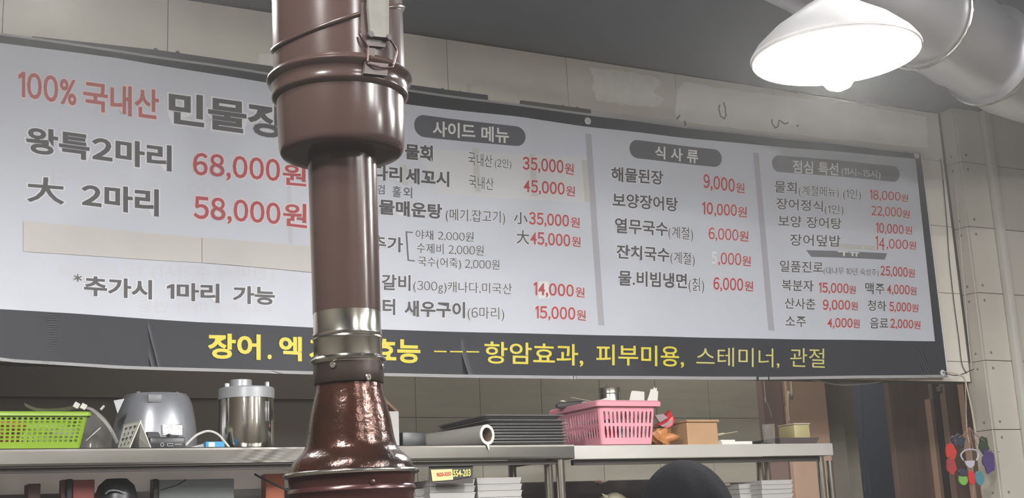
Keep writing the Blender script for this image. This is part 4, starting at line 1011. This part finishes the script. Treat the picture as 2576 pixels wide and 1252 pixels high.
b = B(); loft(b, [ring(gl + V(0, 0, .002), gr * .85, n=32), ring(gl + V(0, 0, gh), gr, n=32), ring(gl + V(0, 0, gh), gr * .93, n=32), ring(gl + V(0, 0, .01), gr * .78, n=32)], True, (True, True)); o = obj('drinking_glass', b, m_glass, None, True, loc=gl); tag(o, 'empty drinking glass standing near the right end of the steel shelf', 'glass')
clutter('dark_pebble_bag', V(P(1908, 1108, 4.05).x, 4.05, SZ2 + .009), (.024, .02, .008), m_bplastic, 22, 'small dark crumpled bag beside the drinking glass', 'bag', .4)
q0, q1 = P(1962, 1108, 4.04), P(2062, 1108, 4.04); zq = P(2010, 1100, 4.04).z
b = B(); loft(b, [[V(q0.x + .01, 4.05, SZ2 + .001), V(q1.x - .012, 4.05, SZ2 + .001), V(q1.x - .012, 4.22, SZ2 + .001), V(q0.x + .01, 4.22, SZ2 + .001)], [V(q0.x, 4.04, zq), V(q1.x, 4.04, zq), V(q1.x, 4.23, zq), V(q0.x, 4.23, zq)], [V(q0.x + .004, 4.044, zq), V(q1.x - .004, 4.044, zq), V(q1.x - .004, 4.226, zq), V(q0.x + .004, 4.226, zq)], [V(q0.x + .013, 4.053, SZ2 + .004), V(q1.x - .015, 4.053, SZ2 + .004), V(q1.x - .015, 4.217, SZ2 + .004), V(q0.x + .013, 4.217, SZ2 + .004)]], True, (True, True))
o = obj('serving_tray', b, mat('dark_tray', rgb(84, 76, 76), .4), None, loc=V(q0.x, 4.05, SZ2)); tag(o, 'dark flared tray at the right end of the steel shelf', 'tray')
q0, q1 = P(1998, 1080, 4.1), P(2038, 1080, 4.1)
yb = thing('plastic_tub', V(q0.x, 4.1, SZ2 + .005), 'yellowish translucent tub standing on the dark flared tray', 'tub')
b = B(); box2(b, (q0.x, 4.1, SZ2 + .005), (q1.x, 4.2, P(2010, 1067, 4.1).z), .006); obj('tub_body', b, m_yel, yb, True)
b = B(); box2(b, (q0.x - .001, 4.098, P(2010, 1067, 4.1).z), (q1.x + .002, 4.202, P(2010, 1064, 4.1).z), .001); obj('tub_lid', b, m_cream, yb, True)
clutter('snack_packet', V(P(1980, 1093, 4.08).x, 4.09, SZ2 + .014), (.02, .02, .01), m_redbrown, 31, 'small brown scrap lying left on the dark flared tray', 'packet', .4)

# ------------------------------------------------------------------ lower level: foam boxes, sticker, panels, person
def foam(name, x0, x1, y0, ytop, n, labels, group, h=None):
    q0, q1 = P(x0, ytop + 25, y0), P(x1, ytop + 25, y0); zt = P((x0 + x1) / 2, ytop, y0).z
    h = (zt - LZ) / n
    first = None
    for k in range(n):
        z = LZ + h * (n - 1 - k)
        if first is None:
            b = B(); w_ = q1.x - q0.x
            loft(b, [[V(q0.x + i * a_, y0 + i * a_, z + zz_), V(q1.x - i * a_, y0 + i * a_, z + zz_), V(q1.x - i * a_, y0 + .2 - i * a_, z + zz_), V(q0.x + i * a_, y0 + .2 - i * a_, z + zz_)] for a_, i, zz_ in ((.004, 1, .0005), (.001, 1, h * .8), (0, 1, h * .82), (.0, 1, h - .001))], True, (True, True))
            o = obj(name, b, m_foam, None, loc=V(q0.x, y0, z)); first = o
        else:
            o = first.copy(); COL.objects.link(o); o.location = V(q0.x + random.uniform(-.002, .002), y0 + random.uniform(-.002, .002), z)
        tag(o, labels[min(k, len(labels) - 1)], 'box', group)
od = ['topmost', 'second from top', 'third from top', 'fourth from top', 'fifth from top', 'sixth from top', 'seventh from top', 'eighth from top']
foam('foam_box', 1080, 1196, 4.0, 1205, 7, ['white foam box, %s of the stack under the yellow sticker' % s for s in od], 'foam boxes under the yellow sticker')
foam('foam_box', 1200, 1313, 4.0, 1200, 7, ['white foam box, %s of the stack left of the chrome posts' % s for s in od], 'foam boxes left of the chrome posts')
foam('foam_box', 1044, 1074, 4.05, 1228, 5, ['narrow white foam box, %s of the stack right of the copper bell' % s for s in od], 'narrow foam boxes')
foam('foam_box', 1860, 1906, 4.12, 1216, 6, ['white foam box, %s of the lower stack right of the dark head' % s for s in od], 'foam boxes right of the dark head')
foam('foam_box', 1917, 1996, 4.05, 1206, 7, ['white foam box, %s of the stack before the lower tan board' % s for s in od], 'foam boxes before the tan board')
# dark block added to keep the space under the shelf dark, far back
b = B(); box2(b, (-.6, 4.75, 0), (3.45, 5.0, 1.47), .004); cabn = thing('dark_block', V(-.6, 4.75, 0), 'dark brown block added to darken the space under the steel shelf', 'cabinet'); obj('block_body', b, m_cab, cabn)
# yellow sticker panel
stk = thing('phone_sticker', P(1086, 1205, 3.94), 'yellow phone number sticker above the foam boxes', 'sticker')
b = B(); slab(b, [P(x, y, 3.94) for x, y in ((1084, 1181), (1138, 1179), (1140, 1206), (1088, 1210))], (0, .0015, 0)); obj('sticker_sheet', b, m_sticker, stk)
b = B(); slab(b, [P(x, y, 3.94) for x, y in ((1138.5, 1179), (1186, 1178), (1187, 1198), (1140, 1206))], (0, .0015, 0)); obj('sticker_panel', b, m_bplastic, stk)
def flat_text(s, D, x0, a0, b0, x1, a1, b1, m, parent, off=.03):
    c = bpy.data.curves.new('t', 'FONT'); c.body = s; c.offset = off; c.resolution_u = 2; c.fill_mode = 'FRONT'
    o = bpy.data.objects.new('t', c); COL.objects.link(o); bpy.context.view_layer.update()
    me = bpy.data.meshes.new_from_object(o.evaluated_get(bpy.context.evaluated_depsgraph_get())); bpy.data.objects.remove(o)
    xs_ = [v.co.x for v in me.vertices]; ys_ = [v.co.y for v in me.vertices]; A, Bq, C_, D_ = P(x0, b0, D), P(x1, b1, D), P(x0, a0, D), P(x1, a1, D); og = origin(parent)
    for v in me.vertices:
        u = (v.co.x - min(xs_)) / (max(xs_) - min(xs_)); w_ = (v.co.y - min(ys_)) / (max(ys_) - min(ys_)); v.co = A.lerp(Bq, u).lerp(C_.lerp(D_, u), w_) - og
    me.materials.append(m); o = bpy.data.objects.new('lettering', me); COL.objects.link(o); o.parent = parent
flat_text('9620-5253', 3.939, 1098, 1188, 1199, 1135, 1186, 1196, mat('sticker_red', rgb(176, 60, 40), .5), stk, .04)
flat_text('554-203', 3.939, 1140, 1181, 1199, 1184, 1179, 1197, mat('sticker_yellow', rgb(226, 212, 110), .5), stk, .02)
b = B(); slab(b, [P(1080, 1163, 3.945), P(1190, 1163, 3.945), P(1190, 1215, 3.945), P(1080, 1215, 3.945)], (0, .004, 0)); obj('backing_board', b, m_cab, stk)
# lower left clutter
def panel(name, x0, x1, ytop, D, m, label, cat, t=.05, z0=LZ + .001):
    a, c = P(x0, ytop + 20, D), P(x1, ytop + 20, D); zt = P((x0 + x1) / 2, ytop, D).z
    b = B(); box2(b, (a.x, D, z0), (c.x, D + t, zt), .002); o = obj(name, b, m, None, loc=V(a.x, D, z0)); return tag(o, label, cat)
panel('plastic_folder', 184, 238, 1206, 4.1, m_redpanel, 'salmon red folder standing in the shade under the left shelf', 'folder', .03)
panel('plastic_folder', 154, 167, 1206, 4.12, mat('dull_rose', rgb(120, 88, 86), .5), 'narrow dull rose folder left of the salmon red one', 'folder', .04)
panel('brown_carton', 70, 102, 1216, 4.12, mat('dull_brown', rgb(96, 76, 70), .6), 'small dull brown carton at the far lower left under the shelf', 'carton', .08)
panel('white_board', 400, 589, 1205, 4.14, m_paleblue, 'large pale grey panel standing under the left shelf', 'panel', .03)
panel('black_case', 168, 183, 1204, 4.1, m_bplastic, 'narrow black case between the rose and salmon red folders', 'case', .06)
panel('black_case', 386, 399, 1204, 4.13, m_bplastic, 'slim black case touching the left edge of the pale grey panel', 'case', .05)
panel('copper_canister', 668, 716, 1191, 4.16, m_copper, 'copper coloured box glowing beside the copper bell', 'box', .05)
hl = P(292, 1252, 4.1); hl.z = LZ
hr = 52 * depth(hl) / F; hz = P(292, 1204, 4.1).z
hel = thing('black_pot', hl, 'round black pot with a bent handle between the salmon folder and pale panel', 'pot')
b = B(); lathe(b, [(hl + V(0, 0, .001), hr * .8), (hl + V(0, 0, .03), hr * .95), (V(hl.x, hl.y, hz - .05), hr), (V(hl.x, hl.y, hz - .02), hr * .85), (V(hl.x, hl.y, hz), hr * .5), (V(hl.x, hl.y, hz + .001), hr * .2)], 32); obj('pot_body', b, m_bplastic, hel, True)
b = B(); yq = hl.y - hr - .006; tube(b, smooth_pts([V(P(272, 1240, 4.0).x, yq + .01, P(272, 1240, 4.0).z), V(P(282, 1232, 4).x, yq, P(282, 1232, 4).z), V(P(305, 1233, 4).x, yq, P(305, 1233, 4).z), V(P(322, 1242, 4).x, yq + .01, P(322, 1242, 4).z)], 5), .003, 8); obj('pot_handle', b, m_gray, hel, 'all')
cable([P(404, 1232, 4.08), P(425, 1226, 4.08), P(450, 1217, 4.08), P(468, 1206, 4.08)], .002, m_cord, 'short black cord hanging across the pale grey panel')
cable([P(640, 1192, 4.05), P(668, 1207, 4.05), P(700, 1222, 4.05), P(730, 1236, 4.05)], .0035, m_cord, 'black cord crossing in front of the copper coloured box')
# pinkish scrap and plate by the person
clutter('food_scrap', P(1513, 1211, 4.744), (.027, .008, .007), mat('pink_scrap', rgb(170, 140, 140), .6), 41, 'small pinkish scrap stuck on the dark block behind the shelf', 'scrap', .4)
bg = thing('crumpled_bag', V(P(1560, 1245, 4.1).x, 4.1, LZ), 'crumpled translucent bag low between the chrome post and the dark head', 'bag')
b = B(); zt4 = P(1560, 1240, 4.1).z; blob(b, V(P(1562, 1250, 4.1).x, 4.15, (LZ + zt4) / 2 + .002), (.07, .06, (zt4 - LZ) / 2), 44, 3, .12); obj('bag_body', b, mat('dull_bag', rgb(130, 124, 104), .5), bg, True)
b = B(); slab(b, [P(1514, 1240, 4.1), P(1530, 1246, 4.1), P(1530, 1252, 4.1), P(1520, 1250, 4.1)], (0, .004, 0)); obj('bag_ear', b, mat('dull_bag', rgb(130, 124, 104), .5), bg)
# hanging wires in the dark doorway
b = B()
for pts in (((2165, 900), (2170, 1050), (2172, 1110), (2172, 1140)), ((2172, 1140), (2166, 1200), (2162, 1235)), ((2172, 1140), (2176, 1235)), ((2172, 1140), (2182, 1190), (2190, 1240))): tube(b, [P(x, y, 5.4) for x, y in pts], .0022, 6)
q = P(2165, 900, 5.4); tube(b, [q, V(q.x, 5.4, CEIL)], .0022, 6)
o = obj('wire_hanger', b, m_gray, None, True, loc=P(2170, 1050, 5.4)); tag(o, 'thin wires hanging in an upturned fork in the dark doorway', 'wire')
b = B(); box(b, P(2368, 978, 4.95), (.045, .03, .03), None, .004); o = obj('door_closer', b, m_gray, None, loc=P(2368, 978, 4.95)); tag(o, 'small grey bracket at the dark gap between the doors below the banner corner', 'bracket')

# colourful charms hanging by the pillar
ch = thing('charm_bunch', P(2440, 1090, 4.06), 'bunch of colourful sparkling charms hanging at the pillar edge on the right', 'charms')
def disc(px, py, rx, ry, m, D, th=.006, lump=0, seed=0):
    c = P(px, py, D); a = rx * 1.15 * depth(c) / F; h_ = ry * 1.12 * depth(c) / F; rnd = random.Random(seed); b = B(); n = 28; pts = []
    for k in range(n):
        an = 2 * math.pi * k / n; q = 1 + lump * math.sin(an * 5 + seed) + lump * .6 * rnd.uniform(-1, 1)
        pts.append(c + V(math.cos(an) * a * q, 0, math.sin(an) * h_ * q))
    slab(b, pts, (0, th, 0)); obj('charm', b, m, ch)
cols_ = {'red': rgb(196, 62, 52), 'crimson': rgb(170, 60, 66), 'green': rgb(120, 176, 84), 'teal': rgb(80, 134, 148), 'purple': rgb(82, 66, 116), 'dgreen': rgb(58, 74, 58), 'navy': rgb(56, 60, 76), 'white': rgb(190, 186, 196), 'scar': rgb(206, 56, 52)}
cm = {k: mat('charm_' + k, v, .4) for k, v in cols_.items()}
disc(2412, 1107, 19, 14, cm['navy'], 4.07, lump=.12, seed=1); disc(2393, 1136, 15, 19, cm['red'], 4.06, lump=.06, seed=2); disc(2394, 1172, 14, 18, cm['crimson'], 4.055, lump=.08, seed=3)
disc(2476, 1120, 14, 20, cm['dgreen'], 4.07, lump=.1, seed=4); disc(2488, 1160, 18, 26, cm['purple'], 4.06, lump=.1, seed=5)
disc(2424, 1188, 13, 8, cm['navy'], 4.048, lump=.08, seed=6); disc(2424, 1206, 13, 12, cm['green'], 4.052, seed=7); disc(2445, 1201, 10, 16, cm['scar'], 4.055, seed=8); disc(2465, 1202, 13, 16, cm['teal'], 4.05, seed=9)
# pale open-topped charm
c = P(2440, 1160, 4.04); b = B(); k_ = depth(c) / F
slab(b, [c + V(math.cos(a) * 17 * k_, 0, math.sin(a) * 18 * k_ + 2 * k_) for a in [math.pi + math.pi * i / 12 for i in range(13)]], (0, .004, 0)); obj('charm', b, cm['white'], ch)
b = B(); tube(b, smooth_pts([P(2424, 1158, 4.04), P(2417, 1144, 4.04), P(2428, 1132, 4.04), P(2444, 1130, 4.04), P(2458, 1134, 4.04), P(2461, 1146, 4.04), P(2456, 1158, 4.04)], 4), .0035, 8); obj('charm_loop', b, cm['white'], ch, 'all')
m_glit = mat('glitter', rgb(225, 225, 225), .08, metal=1)
rnd = random.Random(3)
b = B()
for cx, cy, sx, sy, n in ((2405, 1108, 16, 8, 14), (2390, 1150, 8, 6, 9), (2388, 1168, 8, 8, 12), (2492, 1136, 14, 6, 12), (2480, 1164, 8, 10, 5), (2418, 1188, 10, 6, 6), (2418, 1130, 6, 5, 4), (2481, 1196, 3, 4, 3)):
    for _ in range(n):
        q = P(cx + rnd.gauss(0, sx * .6), cy + rnd.gauss(0, sy * .6), 4.04 + rnd.uniform(0, .004)); bmesh.ops.create_icosphere(b, subdivisions=1, radius=rnd.uniform(.0012, .003), matrix=Matrix.Translation(q))
o = obj('glitter_beads', b, m_glit, ch); o['kind'] = 'stuff'
for x0, y0, x1, y1 in ((2436, 1076, 2424, 1135), (2438, 1074, 2448, 1132), (2442, 1078, 2460, 1120), (2434, 1080, 2412, 1100), (2440, 1076, 2476, 1108), (2440, 1074, 2440, 1130), (2444, 1216, 2448, 1252), (2466, 1218, 2472, 1252)):
    b = B(); tube(b, [P(x0, y0, 4.062), P((x0 + x1) / 2, (y0 + y1) / 2 + 4, 4.064), P(x1, y1, 4.06)], .0018, 6); obj('charm_string', b, mat('pink_string', rgb(150, 110, 100), .6), ch)

# seated person in front of the right shelf, only the top of the head reaches into the picture
hc = P(1718, 1268, 2.1)
hrad = 131 * depth(hc) / F
topz_ = P(1715, 1157, 2.1).z
hx, hy = hc.x, hc.y
per = thing('person', V(hx, hy, 0), 'person with black hair in a navy sweater sitting below the right shelf, seen from behind', 'person')
def skin(name, verts, edges, radii, m, parent, sub=2):
    me = bpy.data.meshes.new(name); og = origin(parent)
    me.from_pydata([Vector(v) - og for v in verts], edges, []); o = bpy.data.objects.new(name, me); COL.objects.link(o); o.parent = parent
    md = o.modifiers.new('s', 'SKIN'); 
    for i, r in enumerate(radii): me.skin_vertices[0].data[i].radius = (r, r) if not isinstance(r, tuple) else r
    me.skin_vertices[0].data[0].use_root = True
    sb = o.modifiers.new('u', 'SUBSURF'); sb.levels = sub; sb.render_levels = sub
    me.materials.append(m); return o
hz0 = topz_ - .125      # centre of the skull
X0, Y0 = hx, hy
def q_(dx, dy, z): return (X0 + dx, Y0 + dy, z)
S_ = hz0 - .27          # shoulder line height
vb = [q_(0, 0, .52), q_(0, .01, .66), q_(0, .015, .82), q_(0, .01, S_ - .06), q_(0, 0, S_ + .03), q_(0, .01, hz0 - .1),
      q_(-.1, 0, S_), q_(-.19, .0, S_ - .03), q_(-.25, .02, S_ - .28), q_(-.18, .24, S_ - .36), q_(-.12, .32, S_ - .35),
      q_(.1, 0, S_), q_(.19, .0, S_ - .03), q_(.25, .02, S_ - .28), q_(.18, .24, S_ - .36), q_(.12, .32, S_ - .35),
      q_(-.1, .02, .51), q_(-.12, .42, .52), q_(-.12, .44, .1), q_(-.12, .54, .045), q_(.1, .02, .51), q_(.12, .42, .52), q_(.12, .44, .1), q_(.12, .54, .045)]
eb = [(0, 1), (1, 2), (2, 3), (3, 4), (4, 5), (3, 6), (6, 7), (7, 8), (8, 9), (9, 10), (3, 11), (11, 12), (12, 13), (13, 14), (14, 15), (0, 16), (16, 17), (17, 18), (18, 19), (0, 20), (20, 21), (21, 22), (22, 23)]
rb_ = [(.15, .11), (.14, .1), (.15, .11), (.13, .1), .055, .052, .075, .062, .045, .035, .028, .075, .062, .045, .035, .028, .085, .065, .045, .035, .085, .065, .045, .035]
skin('body', vb, eb, rb_, m_cloth, per)
# head with face (facing the kitchen), hands with fingers
b = B(); r_ = bmesh.ops.create_uvsphere(b, u_segments=32, v_segments=24, radius=1)
for v in r_['verts']:
    x, y, z = v.co
    s = 1 - .22 * max(0, -z) ** 1.3
    yy = y * .094 * s; xx = x * .074 * s; zz = z * .115
    if y > 0:
        yy += .022 * math.exp(-((xx / .012) ** 2 + ((zz + .02) / .02) ** 2))         # nose
        yy -= .008 * math.exp(-(((abs(xx) - .032) / .014) ** 2 + ((zz - .004) / .012) ** 2))  # eye sockets
        yy += .006 * math.exp(-((xx / .026) ** 2 + ((zz + .055) / .008) ** 2))        # mouth
        yy += .008 * math.exp(-((xx / .03) ** 2 + ((zz + .095) / .018) ** 2))         # chin
    v.co = V(X0 + xx, Y0 + .005 + yy, hz0 + zz)
for s in (-1, 1):
    blob(b, V(X0 + s * .077, Y0 - .0, hz0 - .01), (.01, .018, .03), 5, 2, .05)
obj('head', b, m_skin, per, True)
b = B()
for s in (-1, 1): bmesh.ops.create_uvsphere(b, u_segments=12, v_segments=8, radius=.011, matrix=Matrix.Translation(V(X0 + s * .03, Y0 + .078, hz0 + .004)))
obj('eye', b, m_wpaper, per, 'all')
b = B(); r_ = bmesh.ops.create_uvsphere(b, u_segments=48, v_segments=36, radius=1)
for v in r_['verts']:
    x, y, z = v.co
    k = 1 + .018 * math.sin(math.atan2(y, x) * 9 + z * 4) + .01 * math.sin(math.atan2(y, x) * 23)
    xx, yy, zz = x * hrad * .93 * k, y * hrad * k, z * .128
    if y > .35 and z < .45: yy = min(yy, .045 - .1 * (z < -.0) * 0) ; 
    if z < -.2: zz *= 1.25; xx *= 1.0; yy = yy * .95 - .006
    v.co = V(X0 + xx, Y0 - .008 + yy, hz0 + zz - .003)
obj('hair', b, m_hair, per, True)
for s in (-1, 1):
    base = V(X0 + s * .12, Y0 + .33, S_ - .35)
    vv = [base, base + V(0, .05, 0), base + V(0, .085, -.002)]; ee = [(0, 1), (1, 2)]; rr3 = [.024, .034, .028]
    for i, (dx, L) in enumerate(((-.027, .062), (-.009, .072), (.009, .068), (.027, .052))):
        n = len(vv); p0 = base + V(dx, .095, 0)
        vv += [p0, p0 + V(dx * .1, L * .5, -.004), p0 + V(dx * .15, L * .95, -.018)]; ee += [(2, n), (n, n + 1), (n + 1, n + 2)]; rr3 += [.0095, .009, .0075]
    n = len(vv); p0 = base + V(-s * .03, .04, 0); vv += [p0, p0 + V(-s * .022, .03, -.004), p0 + V(-s * .03, .058, -.01)]; ee += [(1, n), (n, n + 1), (n + 1, n + 2)]; rr3 += [.012, .01, .008]
    skin('hand', vv, ee, rr3, m_skin, per, 1)
stl = thing('stool', V(X0, Y0, 0), 'round wooden stool under the seated person', 'stool')
b = B(); lathe(b, [(V(X0, Y0, .395), .16), (V(X0, Y0, .4), .17), (V(X0, Y0, .425), .17), (V(X0, Y0, .43), .16)], 32); obj('seat', b, m_wood, stl, True)
for a in (.8, 2.36, 3.93, 5.5):
    b = B(); tube(b, [V(X0 + math.cos(a) * .12, Y0 + math.sin(a) * .12, .396), V(X0 + math.cos(a) * .16, Y0 + math.sin(a) * .16, 0)], .014, 10); obj('leg', b, m_wood, stl, True)
